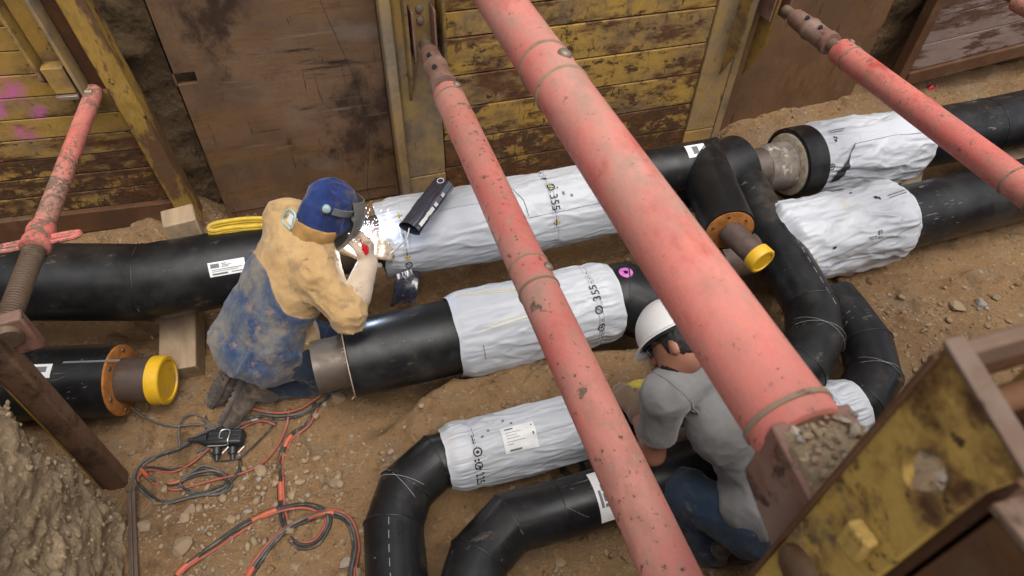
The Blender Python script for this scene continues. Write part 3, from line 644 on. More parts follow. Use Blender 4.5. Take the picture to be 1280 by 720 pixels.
m_edge = weathered('steel_rust_light', (.135, .076, .045), (.10, .056, .034), [((.21, .14, .095), 6, .60, .1, H3, 0), (RUST, 9, .62, .05, H3, .001)], rough=.7)
def near_shield():
    t = thing('trench_shield', 'blurred yellow and rust shield end close to the lens at bottom right', 'trench shield', (.9, .05, 0))
    x = .5
    def yz(u, v, xx=x): p = at(u, v, x=xx); return (p.y, p.z)
    top = yz(1180, 432); topn = yz(1280, 598)
    # side plate with an oval hole
    hy, hz = yz(1155, 592); poly = [(.224, 1.3), (.224, top[1]), topn, yz(1222, 620), (.112, 1.3)]
    angs = sorted([math.atan2(z_-hz, y_-hy) for y_, z_ in poly]+[2*math.pi*k/26-math.pi+.01 for k in range(26)]); N = len(angs); out = []; inn = []
    for th in angs:
        dy, dz = math.cos(th), math.sin(th); inn.append((hy+dy*.021, hz+dz*.030)); best = 9
        for (y0, z0), (y1, z1) in zip(poly, poly[1:]+poly[:1]):
            ey, ez = y1-y0, z1-z0; den = dy*ez-dz*ey
            if abs(den) < 1e-9: continue
            q = ((y0-hy)*ez-(z0-hz)*ey)/den; w_ = ((y0-hy)*dz-(z0-hz)*dy)/den
            if q > 0 and -1e-6 <= w_ <= 1+1e-6: best = min(best, q)
        out.append((hy+dy*best, hz+dz*best))
    def slab(xa, xb):
        vs = [(xa, *p) for p in out]+[(xa, *p) for p in inn]+[(xb, *p) for p in out]+[(xb, *p) for p in inn]; fs = []
        for k in range(N):
            j = (k+1) % N; fs += [[k, j, N+j, N+k], [2*N+j, 2*N+k, 3*N+k, 3*N+j], [j, k, 2*N+k, 2*N+j], [N+k, N+j, 3*N+j, 3*N+k]]
        return MB().add(vs, fs)
    a = slab(x, x+.014); a.build('side_plate', m_nearyel, t, bevel=.0025)
    slab(x+.175, x+.189).build('side_plate', m_nearyel, t, bevel=.0025)
    A_, B_ = Vector((x-.003, .226, top[1]+.0015)), Vector((x-.003, topn[0]-.001, topn[1]+.0015))
    MB().prism([A_, B_, B_+Vector((0, .001, .006)), A_+Vector((0, 0, .006))], (.024, 0, 0)).build('top_rim', m_edge, t, bevel=.0015)
    MB().box((x-.002, .2215, 1.76), (.012, .007, .94)).build('edge_bead', m_rust, t, bevel=.002)
    MB().box((x+.095, .219, 2.20), (.158, .010, .07)).build('cross_plate', m_rust, t, bevel=.003)
    MB().box((x+.19, .217, 2.222), (.34, .016, .034)).build('top_lip', m_edge, t, bevel=.003)
    MB().cyl((x+.016, .185, 2.172), (x+.174, .185, 2.172), .014, seg=20).build('cross_rod', m_rust, t)
    MB().box((x+.095, .112, 1.68), (.15, .012, .99)).build('web', m_rust, t)
    # weld lug and pin head on the outer face
    ly, lz = yz(1080, 672); rot = Matrix.Rotation(R_(-3), 3, 'X')
    MB().box((x-.010, ly, lz), (.02, .034, .046), rot).build('lug', m_nearyel, t, bevel=.004)
    py, pz = yz(1003, 712); MB().lathe((x, py+.002, pz), (-1, 0, 0), [(0, .034), (.012, .034), (.016, .028)], 28).build('pin_head', m_rust, t)
    # panel body behind the post
    MB().box((x+1.65, .005, 1.07), (3.28, .19, 2.13)).build('panel', m_rust, t, bevel=.006)
    MB().box((x+1.65, .008, 2.142), (3.284, .20, .012)).build('top_edge', m_edge, t, bevel=.003)
    # stones caught inside the post and on the strut end: each lies there loose
    rnd = random.Random(9)
    def heap(cx, cy, cz, dx, dy, n, s0, s1, label, grp):
        for i in range(n):
            s = rnd.uniform(s0, s1); vs, fs = rock((cx+rnd.uniform(-dx, dx), cy+rnd.uniform(-dy, dy), cz+rnd.uniform(0, .012)), s, rnd, .8)
            tag(MB().add(vs, fs).build('stone', m_stone, None, 0), label, 'stone', grp)
    MB().box((x+.10, .165, 2.035), (.14, .092, .02)).build('dirt_filling', m_bank, t)
    heap(x+.03, .163, 2.072, .02, .03, 18, .009, .016, 'stone caught inside the yellow end post by its oval hole', 'stones inside the end post')
    heap(x+.125, .165, 2.06, .04, .03, 16, .010, .018, 'stone lying in the open top of the yellow end post', 'stones in the post top')
    q = Vector((.59, .27, 1.895)); n = 26; g = np.linspace(-1, 1, n); A, B = np.meshgrid(g, g, indexing='ij')
    hgt = .020*(1-A**4)*(1-B**4)+.012*fbm(np.stack([A*5, B*5, A*0], -1), 4, 6)
    Pm = np.stack([q.x+A*.062, q.y+.012+B*.058, q.z-.010+hgt-.03*(np.maximum(abs(A), abs(B)) > .97)], -1).reshape(-1, 3)
    tag(mesh_obj('dirt', Pm, grid_faces(n, n)[:, ::-1], m_bank, None, 180), 'small heap of dirt on the near end of the thickest strut', 'dirt')
    heap(q.x, q.y+.012, q.z+.008, .050, .046, 60, .004, .011, 'chip of stone lying on the near end of the thickest strut', 'stone chips on the strut end')
    vs, fs = rock(Vector((.555, .315, 1.895)), .019, rnd, .6); tag(MB().add(vs, fs).build('stone', m_foamw, None, 0), 'largest pale yellow stone on the near end of the thickest strut', 'stone')
near_shield()

# ---------------------------------------------------------------- insulated pipes
def pipe_run(t, path, r, mat, name='casing', seams=(), seg=56, caps=True):
    mb = MB(); rg = tube(mb, path, r, seg, mitre=True); o = mb.build(name, mat, t, 13)
    for i in seams:
        c = sum(rg[i], Vector())/len(rg[i]); s = MB(); k = []
        nrm_ = (rg[i][seg//4]-c).cross(rg[i][0]-c).normalized()
        for a in range(6):
            th = 2*math.pi*a/6; k.append([p+(p-c).normalized()*(math.cos(th)*.0028+.0005)+nrm_*math.sin(th)*.0034 for p in rg[i]])
        s.rings(k, False, False, closed=True); s.build('weld_seam', mat, t, 60)
    return o
def scratch_line(t, p0, d, r, ang, l0, l1, wob, mat=None, dash=0, name='scratch_line', rad=.0014):
    """a thin printed or scratched line lengthwise on a straight run"""
    e1, e2 = frame(d); d = Vector(d).normalized(); mb = MB(); s = l0
    while s < l1:
        e = min(l1, s+(dash if dash else l1-s)); pts = []
        for k in range(4):
            q = s+(e-s)*k/3; a = ang+wob*math.sin(q*9); pts.append(Vector(p0)+d*q+(e1*math.cos(a)+e2*math.sin(a))*(r+.0004))
        tube(mb, pts, rad, 4); s = e+dash*.8+.0001
    mb.build(name, mat or m_white, t, 0)
def band_line(t, c, d, r, a0, a1, tilt, mat=None, rad=.0014, name='wire'):
    e1, e2 = frame(d); d = Vector(d).normalized(); pts = []
    for k in range(25):
        a = a0+(a1-a0)*k/24; pts.append(Vector(c)+d*(tilt*math.sin(a-(a0+a1)/2))+(e1*math.cos(a)+e2*math.sin(a))*(r+.001))
    mb = MB(); tube(mb, pts, rad, 5); return mb.build(name, mat or m_white, t, 0)
def patch(t, p0, d, r, s0, s1, a0, a1, mat, name, lift=.0012, n=10, thick=.0008):
    """a sticker that follows the round of the pipe; a from the top (0) towards the lens side"""
    d = Vector(d).normalized(); up = Vector((0, 0, 1)); e1 = (up-d*d.z).normalized(); e2 = e1.cross(d)*-1; e2 = e2 if e2.y < 0 or abs(e2.y) < .2 else -e2
    vs = []; m = 3
    for lv in (lift, lift-thick-.002):
        for i in range(m+1):
            for j in range(n+1):
                s = s0+(s1-s0)*i/m; a = a0+(a1-a0)*j/n; vs.append(Vector(p0)+d*s+(e1*math.cos(a)+e2*math.sin(a))*(r+lv))
    fs = [list(f) for f in grid_faces(m+1, n+1)]; b = (m+1)*(n+1)
    mb = MB(); mb.add(vs[:b], fs); return mb.build(name, mat, t, 60)
def sticker(t, p0, d, r, s0, s1, a0, a1, bars, torn=False):
    o = patch(t, p0, d, r, s0, s1, a0, a1, m_label, 'label')
    for (u0, u1, v0, v1) in bars:
        q = patch(t, p0, d, r, s0+(s1-s0)*u0, s0+(s1-s0)*u1, a0+(a1-a0)*v0, a0+(a1-a0)*v1, m_printg, 'print', lift=.0022, n=3); q.parent = o; q.location = WO[q]-WO[o]
    return o

class Sleeve:
    """a white film sleeve drawn over a pipe joint: crinkled, gathered under the tape bands, slack below"""
    def __init__(s, p0, p1, r, seed, re0, re1, bands=(), crump=1., sag=.02, flat=None):
        s.p0 = Vector(p0); s.L = (Vector(p1)-s.p0).length; s.d = (Vector(p1)-s.p0).normalized(); s.r = r; s.seed = seed; s.re = (re0, re1); s.bands = bands; s.cr = crump; s.sag = sag
        s.e1 = (Vector((0, 0, 1))-s.d*s.d.z).normalized(); s.e2 = s.e1.cross(s.d)
        if s.e2.y > 0: s.e2 = -s.e2
    def R(s, T, A):
        T = np.asarray(T, float); A = np.asarray(A, float); x = T*s.L; ca, sa = np.cos(A), np.sin(A); r0 = s.r
        # long creases that follow the pipe and fan out, plus broad dents
        P = np.stack([x*2.0, ca*1.2, sa*1.2], -1); dn = fbm(P*1.5, 3, s.seed); dw = fbm(P*3+5, 2, s.seed+2)
        P2 = np.stack([x*1.5+dn*2.0, ca*2.2+x*1.2+dw, sa*2.4-dw], -1); cre = ridge(P2, 2, s.seed+3)**2.2
        P3 = np.stack([x*3.5+dw*3+ca*1, ca*2.4+dn*3, sa*2.4+x*1.5], -1); cr2 = ridge(P3, 2, s.seed+7)**2.5
        P5 = np.stack([x*8-dw*5, ca*5+dn*2, sa*5+x*3], -1); cr3 = ridge(P5, 1, s.seed+9)**3
        rr = r0+s.cr*(.030*dn+.020*(cre-.45)+.008*(cr2-.45)*(1 if s.cr < 1 else .9)+.002*(cr3-.4))
        gat = np.zeros_like(x)
        for b, w_ in list(s.bands)+[(0, .10), (1, .10)]:
            gat = np.maximum(gat, np.exp(-((T-b)*s.L/w_)**2))
        P4 = np.stack([x*1.2, ca*9, sa*9], -1); rr = rr+gat*.012*(ridge(P4, 2, s.seed+11)-.55)
        for b, w_ in s.bands: rr = rr-.008*np.exp(-((T-b)*s.L/.02)**2)
        rr = rr+s.sag*np.clip(-ca, 0, 1)**1.5*np.sin(np.pi*np.clip(T, 0, 1))
        k0 = np.exp(-(x/.035)**2); k1 = np.exp(-((s.L-x)/.035)**2)
        return rr*(1-k0-k1)+(s.re[0]+.006*(vn(P4*.7, 5)-.4))*k0+(s.re[1]+.006*(vn(P4*.7, 6)-.4))*k1
    def pt(s, T, A, off=0):
        T = np.atleast_1d(np.asarray(T, float)); A = np.atleast_1d(np.asarray(A, float)); r = s.R(T, A)+off
        return np.array(s.p0)+T[:, None]*s.L*np.array(s.d)+(np.cos(A)*r)[:, None]*np.array(s.e1)+(np.sin(A)*r)[:, None]*np.array(s.e2)
    def build(s, label, mat):
        nt, na = int(s.L/.005)+2, 230; T, A = np.meshgrid(np.linspace(0, 1, nt), np.linspace(0, 2*np.pi, na, endpoint=False), indexing='ij')
        w_ = .012*fbm(np.stack([np.cos(A)*2, np.sin(A)*2, T*0+s.seed], -1), 3, 4)*2
        T2 = T+np.where(T < .5, w_*(1-T*2), -w_*(T*2-1))
        P = s.pt(T2.ravel(), A.ravel())
        s.o = mesh_obj('pipe_sleeve', P, grid_faces(nt, na, True), mat, None, 180); tag(s.o, label, 'pipe sleeve', 'white film sleeves over the pipe joints'); return s
    def text(s, txt, size, t, a, down=1, mat=None, name='print'):
        V, Fc = text_geo(txt, size); V = np.array(V)
        A = a+down*V[:, 0]/s.r; T = t+down*V[:, 1]/s.L; P = s.pt(T, A, .004)
        return tag(mesh_obj(name, P, [list(f) for f in Fc], mat or m_print, s.o, 0), kind='stuff')
    def poly(s, pts, t, a, mat, name='print', off=.003, sub=1):
        """pts in metres (along pipe, round the pipe)"""
        V = np.array(pts); P = s.pt(t+V[:, 0]/s.L, a+V[:, 1]/s.r, off); c = P.mean(0); n = len(P)
        return mesh_obj(name, np.vstack([P, c]), [[i, (i+1) % n, n] for i in range(n)], mat, s.o, 0)
    def strips(s, items, t, a, mat, name='print', off=.003):
        """items: (x0, x1, y0, y1) small bars in metres, one joined print"""
        VV = []; FF = []; k = 0
        for x0, x1, y0, y1 in items:
            V = np.array([(x0, y0), (x0, y1), (x1, y1), (x1, y0)]); P = s.pt(t+V[:, 0]/s.L, a+V[:, 1]/s.r, off); VV.append(P); FF.append([k, k+1, k+2, k+3]); k += 4
        return tag(mesh_obj(name, np.vstack(VV), FF, mat, s.o, 0), kind='stuff')
    def line(s, ta, mat, rad=.002, name='crease', off=.002):
        T = []; A = []
        for (t0, a0), (t1, a1) in zip(ta[:-1], ta[1:]):
            for k in range(6): T.append(t0+(t1-t0)*k/6); A.append(a0+(a1-a0)*k/6)
        T.append(ta[-1][0]); A.append(ta[-1][1]); mb = MB(); tube(mb, [tuple(p) for p in s.pt(T, A, off)], rad, 5); return mb.build(name, mat, s.o, 0)
    def sheet(s, x0, x1, y0, y1, t, a, mat, name='label', off=.006, n=12):
        X, Y = np.meshgrid(np.linspace(x0, x1, n), np.linspace(y0, y1, n), indexing='ij'); T, A = t+X/s.L, a+Y/s.r
        rr = s.R(T, A); sm = rr.copy()
        for _ in range(8): sm[1:-1, 1:-1] = .25*(sm[:-2, 1:-1]+sm[2:, 1:-1]+sm[1:-1, :-2]+sm[1:-1, 2:])
        P = s.pt(T.ravel(), A.ravel(), off+np.maximum(0, (sm-rr)).ravel()); return mesh_obj(name, P, grid_faces(n, n), mat, s.o, 180)
    def ribbon(s, tw, mat, name, off=.007):
        T = []; A = []; W_ = []
        for (t0, a0, w0), (t1, a1, w1) in zip(tw[:-1], tw[1:]):
            for k in range(8): q = k/8; T.append(t0+(t1-t0)*q); A.append(a0+(a1-a0)*q); W_.append(w0+(w1-w0)*q)
        T = np.array(T); A = np.array(A); W_ = np.array(W_)/s.L; m = 5; P = np.stack([s.pt(T+W_*(j/(m-1)-.5), A, off) for j in range(m)], 1).reshape(-1, 3)
        return mesh_obj(name, P, grid_faces(len(T), m), mat, s.o, 0)
    def eye(s, t, a, size=.016):
        """yellow and black warning mark that marks a tape point"""
        s.poly([(size*math.cos(k*math.pi/4)*(1 if k % 2 == 0 else .45), size*math.sin(k*math.pi/4)*(1 if k % 2 == 0 else .45)) for k in range(8)], t, a, m_print, 'mark', .003)
        s.poly([(size*.6*math.cos(k*math.pi/4), size*.6*math.sin(k*math.pi/4)) for k in range(8)], t, a, m_printy, 'mark', .0045)
        s.poly([(size*.22*math.cos(k*math.pi/4), size*.22*math.sin(k*math.pi/4)) for k in range(8)], t, a, m_print, 'mark', .006)
    def ring_logo(s, t, a, r):
        P = []; Fc = []; n = 28
        for k in range(n):
            for q in (r, r*.72):
                P.append(s.pt(t+q*math.cos(2*math.pi*k/n)/s.L, a+q*math.sin(2*math.pi*k/n)/s.r, .0035)[0])
        mesh_obj('emblem', np.array(P), [[2*k, 2*((k+1) % n), 2*((k+1) % n)+1, 2*k+1] for k in range(n)], m_print, s.o, 0)
        s.poly([(r*.36*math.cos(2*math.pi*k/12), r*.36*math.sin(2*math.pi*k/12)) for k in range(12)], t, a, m_print, 'emblem', .0035)
    def band(s, t, a0, a1, seed=0):
        """the row of small illegible print along a tape band"""
        rnd = random.Random(seed); it = []; a = a0
        while a < a1:
            l = rnd.uniform(.006, .02); it.append((-rnd.uniform(.001, .003), rnd.uniform(.001, .003), (a-a0)*s.r, (a-a0)*s.r+l)); a += (l+rnd.uniform(.002, .012))/s.r
        s.strips(it, t, a0, m_printg)
        s.line([(t+.012/s.L, a0-.5), (t+.012/s.L, (a0+a1)/2), (t+.012/s.L, a1+.6)], m_film, .0012, 'tape_edge'); s.line([(t-.012/s.L, a0-.5), (t-.012/s.L, (a0+a1)/2), (t-.012/s.L, a1+.6)], m_film, .0012, 'tape_edge')

BARS = [(.06, .30, .12, .42), (.36, .5, .14, .2), (.36, .62, .26, .31), (.36, .55, .36, .41), (.08, .9, .52, .57), (.08, .8, .64, .68), (.08, .5, .78, .9), (.6, .9, .80, .86)]
ZA, YA, ZB = .50, 2.41, .32
RB = .1775; RS = .1125
def pipes():
    G = 'black insulated pipes'
    # far main, left piece, bent, bare end at the weld
    t = thing('insulated_pipe', 'black pipe at far left with a slight bend and white sticker, resting on a timber', 'pipe', (-.95, YA, .32), G)
    pipe_run(t, [(-2.4, 2.80, .56), (-.93, 2.425, .50), (-.16, YA, .50)], RB, m_pe, seams=(1,))
    MB().cyl((-.16, YA, .5), (.075, YA, .5), .13, seg=48).build('steel_pipe', m_steelb, t); MB().lathe((.075, YA, .5), (1, 0, 0), [(-.006, .125), (-.004, .134), (.004, .134), (.006, .125)], 40).build('weld_bead', m_steel, t)
    sticker(t, (-.93, 2.425, .50), (1, -.02, 0), RB, .305, .46, .62, .98, BARS)
    # far main, middle piece with the branch
    t = thing('insulated_pipe', 'black pipe section at the far wall ending in bare brown steel, between two white sleeves', 'pipe', (1.6, YA, .3), G)
    MB().cyl((.075, YA, .5), (.2, YA, .5), .13, seg=48).build('steel_pipe', m_steelb, t)
    pipe_run(t, [(.2, YA, .5), (2.02, YA, .52), (2.17, YA+.03, .53)], RB, m_pe)
    MB().lathe((2.05, YA, .52), (1, 0, 0), [(0, .105), (.40, .105)], 40).build('steel_pipe', m_steel, t)
    MB().lathe((2.36, YA, .50), (1, 0, 0), [(-.07, .09), (-.05, .125), (0, .135), (.10, .14)], 40).build('foam_lagging', plain('lagging_grey', (.2, .165, .135), .8, .5, 20, .5, dirt=(.5, .45, .38), dth=.6), t)
    # branch off the far main, capped
    t = thing('capped_pipe_branch', 'black pipe branch pointing to the lens with orange foam end and yellow cap', 'pipe', (1.72, 1.9, .6), G)
    zb = .75; a, b = Vector((1.78, 2.26, zb+.0)), at(912, 288, z=zb)
    d = (b-a).normalized()
    pipe_run(t, [(1.30, 2.30, zb-.03), a, b], RS+.006, m_pe, seams=(1,))
    MB().lathe(b-d*.004, d, [(0, RS-.002), (.006, RS-.004), (.008, RS-.01)], 48).build('foam_plate', m_foam, t)
    for k in range(6):
        e1, e2 = frame(d); th = k*math.pi/3+.3; q = b+d*.003+(e1*math.cos(th)+e2*math.sin(th))*.085; MB().lathe(q, d, [(0, .007), (.004, .006)], 8).build('screw', m_steelb, t)
    c = at(948, 322, z=zb-.005); dd = (c-b).normalized(); L = (c-b).length
    MB().cyl(b, c, .055, seg=40).build('steel_pipe', m_steelb, t)
    MB().lathe(c-dd*.02, dd, [(0, .060), (.002, .063), (.045, .064), (.05, .060), (.051, .050), (.047, .048), (.046, .0)], 44, True, False).build('cap', m_cap, t)
    sticker(t, (1.30, 2.30, zb-.03), (.48, -.04, .03), RS+.006, .37, .47, -.1, .55, [(.3, .6, .2, .8)])
    # far main, right piece
    t = thing('insulated_pipe', 'black pipe at far right running along the wall out of the picture', 'pipe', (3.6, YA, .3), G)
    MB().lathe((2.47, YA, .5), (1, .0, 0), [(0, .165), (.006, .178), (.02, .18)], 56).build('foam_end', m_foamw, t)
    MB().lathe((2.478, YA, .5), (1, 0, 0), [(0, .186), (.002, .205), (.125, .207), (.13, .18), (.02, .178)], 60, False, False).build('collar', m_pe, t)
    pipe_run(t, [(2.5, YA, .5), (3.9, YA, .5), (6.2, YA+.06, .53)], RB, m_pe, seams=(1,))
    MB().cyl((2.38, YA, .5), (2.5, YA, .5), .11, seg=40).build('steel_pipe', m_steel, t)
    # middle main, left piece with bare steel end
    yb = 1.865
    t = thing('insulated_pipe', 'black pipe with frayed bare steel end beside the kneeling welder', 'pipe', (.2, yb, .14), G)
    pipe_run(t, [(-.115, yb, ZB), (1.24, yb, ZB), (1.36, yb-.10, ZB), (1.42, yb-.30, ZB-.02), (1.42, yb-.55, ZB-.03)], RB, m_pe, seams=(1, 2))
    MB().lathe((-.27, yb, ZB), (1, 0, 0), [(0, .112), (.001, .120), (.16, .120)], 48).build('steel_pipe', m_steel, t)
    MB().lathe((-.272, yb, ZB), (1, 0, 0), [(.003, .1), (.0, .112)], 40, True, False)
    MB().lathe((-.125, yb, ZB), (1, 0, 0), [(0, .13), (.001, .174), (.006, .1772)], 56).build('foam_end', m_foamw, t)
    fr = MB(); rnd = random.Random(4)
    for k in range(34):
        th = rnd.uniform(0, 6.28); q = Vector((-.12, yb+math.sin(th)*.17, ZB+math.cos(th)*.17)); e = q+Vector((-rnd.uniform(.002, .024)*rnd.random(), math.sin(th+rnd.uniform(-.5, .5))*.012, math.cos(th)*.012)); tube(fr, [q, (q+e)/2+Vector((0, 0, .004)), e], rnd.uniform(.0008, .0022), 4)
    fr.build('frayed_foam', m_foamw, t, 0)
    for s, a, rr in ((1.205, -.22, .030), (1.33, -.42, .034), (1.12, -.38, .02)):
        pass
    # pink sprayed rings on the casing
    def spray_ring(x, a, r0, r1):
        P = []; n = 24
        for k in range(n):
            for q in (r0, r1):
                aa = a+q*math.sin(2*math.pi*k/n)/RB; xx = x+q*math.cos(2*math.pi*k/n); P.append((xx, yb-math.sin(aa)*(RB+.0015), ZB+math.cos(aa)*(RB+.0015)))
        mesh_obj('spray_mark', P, [[2*k, 2*k+1, 2*((k+1) % n)+1, 2*((k+1) % n)] for k in range(n)], m_pink, t, 0)
    p = at(768, 327, z=.49); spray_ring(1.225, -.05, .034, .012); spray_ring(1.36, .02, .034, .014); spray_ring(1.10, -.25, .03, .012)
    dq = (Vector((1.42, yb-.30, ZB-.02))-Vector((1.36, yb-.10, ZB))).normalized()
    sticker(t, (1.36, yb-.10, ZB), dq, RB, .06, .13, -.25, .35, [(.35, .65, .3, .6)])
    # middle main, right piece
    t = thing('insulated_pipe', 'black pipe lying on sandy ground at right behind the red strut', 'pipe', (3.2, 1.92, .24), G)
    pipe_run(t, [(2.08, 1.90, .40), (4.6, 1.93, .42), (6.2, 1.95, .44)], RB, m_pe)
    MB().cyl((1.75, 1.90, .40), (2.08, 1.9, .40), .11, seg=40).build('steel_pipe', m_steelb, t)
    # capped stub at left
    ys, zs, rs = 2.16, .185, .168
    t = thing('capped_pipe', 'short black pipe stub with orange end plate and round yellow cap at left', 'pipe', (-1.2, ys, .02), G)
    p1 = at(152, 475, z=zs); p0 = at(20, 480, z=zs); d = (p1-p0).normalized(); p0 = p0-d*.6
    pipe_run(t, [p0, p1], rs, m_pe)
    MB().lathe(p1-d*.004, d, [(0, rs-.003), (.012, rs-.004), (.016, rs-.012)], 56).build('foam_plate', m_foam, t)
    e1, e2 = frame(d)
    for k in range(6):
        th = k*math.pi/3+.25; q = p1+d*.011+(e1*math.cos(th)+e2*math.sin(th))*.138; MB().lathe(q, d, [(0, .011), (.006, .009), (.0061, .004)], 10).build('screw', m_steel, t)
    c = at(203, 475, z=zs); MB().cyl(p1, c, .104, seg=44).build('steel_pipe', m_steelb, t)
    MB().lathe(c-d*.035, d, [(0, .110), (.003, .114), (.055, .114), (.061, .108), (.062, .094), (.055, .091), (.054, 0)], 52, True, False).build('cap', m_cap, t)
    sticker(t, p0, d, rs, .60+.05, .60+.25, .12, .50, [(.05, .5, .2, .3), (.05, .4, .4, .5), (.6, .9, .2, .6), (.05, .6, .7, .8)])
    patch(t, p0, d, rs, .60+.29, .60+.53, .06, .12, m_printg, 'scuffed_edge')
    # near pair: the one that turns back towards the lens under the white sleeve
    t = thing('insulated_pipe', 'black pipe with segmented elbows at both ends, running under the crouching man', 'pipe', (.9, 1.28, .14), G)
    zr, zl = .42, .25
    R = [at(918, 212, z=.52), at(958, 285, z=.46), at(1014, 384, z=zr), at(1018, 423, z=zr), at(998, 462, z=zr-.01), at(950, 487, z=zr-.02)]
    Lp = [at(815, 505, z=.29)]
    pipe_run(t, R[:2]+R[2:]+[at(885, 500, z=.33)], RS+.010, m_pe, seams=(2, 3, 4))
    MB().cyl(at(885, 500, z=.33), at(770, 520, z=.27), .062, seg=32).build('steel_pipe', m_steelb, t)
    Lq = [at(795, 510, z=.26), at(735, 530, z=zl), at(545, 577, z=zl), at(507, 612, z=zl), at(492, 658, z=zl), at(497, 740, z=zl), at(505, 840, z=zl)]
    pipe_run(t, Lq, RS, m_pe, seams=(2, 3, 4))
    d1 = Lq[4]-Lq[3]; band_line(t, Lq[3], (Lq[4]-Lq[2]), RS+.004, -1.7, 1.7, .03, rad=.0008); band_line(t, Lq[3]+d1*.12, (Lq[4]-Lq[2]), RS+.004, -1.7, 1.7, -.035, rad=.0008)
    scratch_line(t, Lq[4], (Lq[5]-Lq[4]), RS, .05, .01, .30, .06, dash=.028)
    scratch_line(t, R[1], (R[2]-R[1]), RS+.01, -.28, .06, .62, .02, dash=.035)
    band_line(t, R[3], (R[4]-R[2]), RS+.013, -1.6, 1.6, .025, rad=.0008); band_line(t, R[3], (R[4]-R[2]), RS+.013, -1.6, 1.6, -.02, rad=.0008)
    # near pair: the lower one
    t = thing('insulated_pipe', 'black pipe nearest the bottom edge, passing beneath the knee in blue jeans', 'pipe', (.9, .95, .14), G)
    R = [at(1040, 372, z=.34), at(1060, 398, z=.34), at(1083, 430, z=.34), at(1092, 471, z=.34), at(1073, 505, z=.33), at(1010, 530, z=.32)]
    Lq = [at(830, 597, z=.26), at(700, 637, z=.25), at(637, 654, z=.25), at(598, 698, z=.25), at(580, 760, z=.25), at(575, 850, z=.25)]
    pipe_run(t, R+[at(930, 560, z=.29)]+Lq, RS+.002, m_pe, seams=(2, 3, 4, 8, 9, 10))
    band_line(t, R[3], (R[4]-R[2]), RS+.005, -1.6, 1.6, .025, rad=.0008); band_line(t, R[3], (R[4]-R[2]), RS+.005, -1.6, 1.6, -.02, rad=.0008)
    dl = Lq[1]-Lq[0]; sticker(t, Lq[0], dl, RS+.002, .27, .325, -.6, 1.3, [(.2, .5, .3, .42), (.2, .5, .46, .6), (.2, .5, .64, .7), (.6, .8, .4, .7)])
    scratch_line(t, Lq[1], -dl, RS+.002, .3, .0, .08, .9, rad=.0005)

    # sleeves
    s = Sleeve((.135, YA, .5), (1.52, YA, .5), .196, 1, .188, .186, bands=((.03, .05), (.62, .03)), crump=.55).build('long white film sleeve on the far pipe beside the welding arc', m_film)
    s.text('\u00d8 355', .058, .625, .52); s.band(.62, -.5, .36, 1); s.band(.622, .75, 1.35, 2); s.eye(.625, .22); s.eye(.622, 1.22, .018); s.eye(.075, .30); s.eye(.075, 1.35); s.text('\u00d8', .05, .075, 1.58); s.band(.076, .4, 1.2, 4)
    s.line([(.46, -.2), (.49, .15), (.515, .5), (.52, .9)], m_printg, .0016); s.line([(.52, .95), (.7, .93), (.9, .90)], m_printg, .0012); s.line([(.2, .35), (.3, .34), (.42, .36)], m_printg, .0007)
    s.strips([(0, .012, 0, .018), (.04, .052, .02, .034), (-.02, -.012, -.03, -.02)], .66, .45, m_printg)
    MB2 = MB(); 
    s = Sleeve((.36, yb, ZB), (1.165, yb, ZB), .201, 12, .190, .188, bands=((.86, .03),), crump=.7, sag=.03).build('white film sleeve on the middle pipe below the freckled strut', m_film)
    s.text('\u00d8 355', .056, .83, .56, -1); s.band(.84, 1.02, 1.18, 5); s.band(.836, 1.36, 1.6, 15); s.ring_logo(.835, 1.26, .020); s.band(.83, -.2, .22, 6)
    s.line([(.05, -.35), (.25, -.25), (.5, -.12)], m_yfaint, .002, 'print'); s.line([(.15, .62), (.3, .56), (.52, .50)], m_yfaint, .002, 'print'); s.line([(.15, .70), (.3, .64), (.52, .58)], m_yfaint, .002, 'print'); s.line([(.06, -.28), (.25, -.18), (.5, -.05)], m_yfaint, .0016, 'print')
    for tt, aa in ((.53, -.08), (.55, .53)): s.poly([(.02*math.cos(k*.52), .02*math.sin(k*.52)) for k in range(12)], tt, aa, m_yfaint, 'print', .0022)
    s.line([(.13, 1.0), (.135, 1.4)], m_printg, .0014)
    s = Sleeve((2.585, YA, .5), (3.36, YA, .5), .200, 23, .202, .185, crump=1.1, sag=.09).build('baggy torn white sleeve behind the black collar at upper right', m_film2)
    s.strips([(0, .11, 0, .006), (0, .09, .015, .020)], .10, .05, m_printg); s.strips([(0, .008, 0, .012), (.012, .02, .004, .02), (-.004, .01, .02, .034)], .10, .30, m_print)
    s.ring_logo(.035, 1.12, .018); s.ribbon([(.10, 1.62, .05), (.12, 1.40, .075), (.15, 1.18, .05), (.18, 1.02, .012), (.20, .86, .005), (.235, .66, .007), (.25, .60, .002)], m_print, 'tear')
    s.line([(.25, .62), (.6, .58), (.95, .70)], m_printg, .0013)
    s = Sleeve((2.08, 1.90, .41), (2.86, 1.915, .42), .212, 35, .16, .186, crump=1.25, sag=.05).build('crumpled white sleeve on the sandy ground at right of the segmented elbow', m_film2)
    s.strips([(0, .10, 0, .006), (0, .10, .016, .021)], .80, .05, m_printg); s.strips([(0, .02, 0, .02), (.02, .03, .01, .03)], .70, -.02, m_print); s.strips([(0, .05, 0, .006), (.01, .05, .012, .016), (.06, .075, -.02, .02), (.08, .09, -.02, .02)], .52, .98, m_printg); s.strips([(0, .014, 0, .01)], .58, -.35, m_print); s.strips([(0, .02, 0, .012)], .25, 1.0, m_print); s.eye(.13, 1.25, .012); s.line([(.76, 1.1), (.9, 1.0), (.97, .96)], m_printg, .0012)
    a, b = at(556, 574, z=zl+.005), at(768, 520, z=zl+.01)
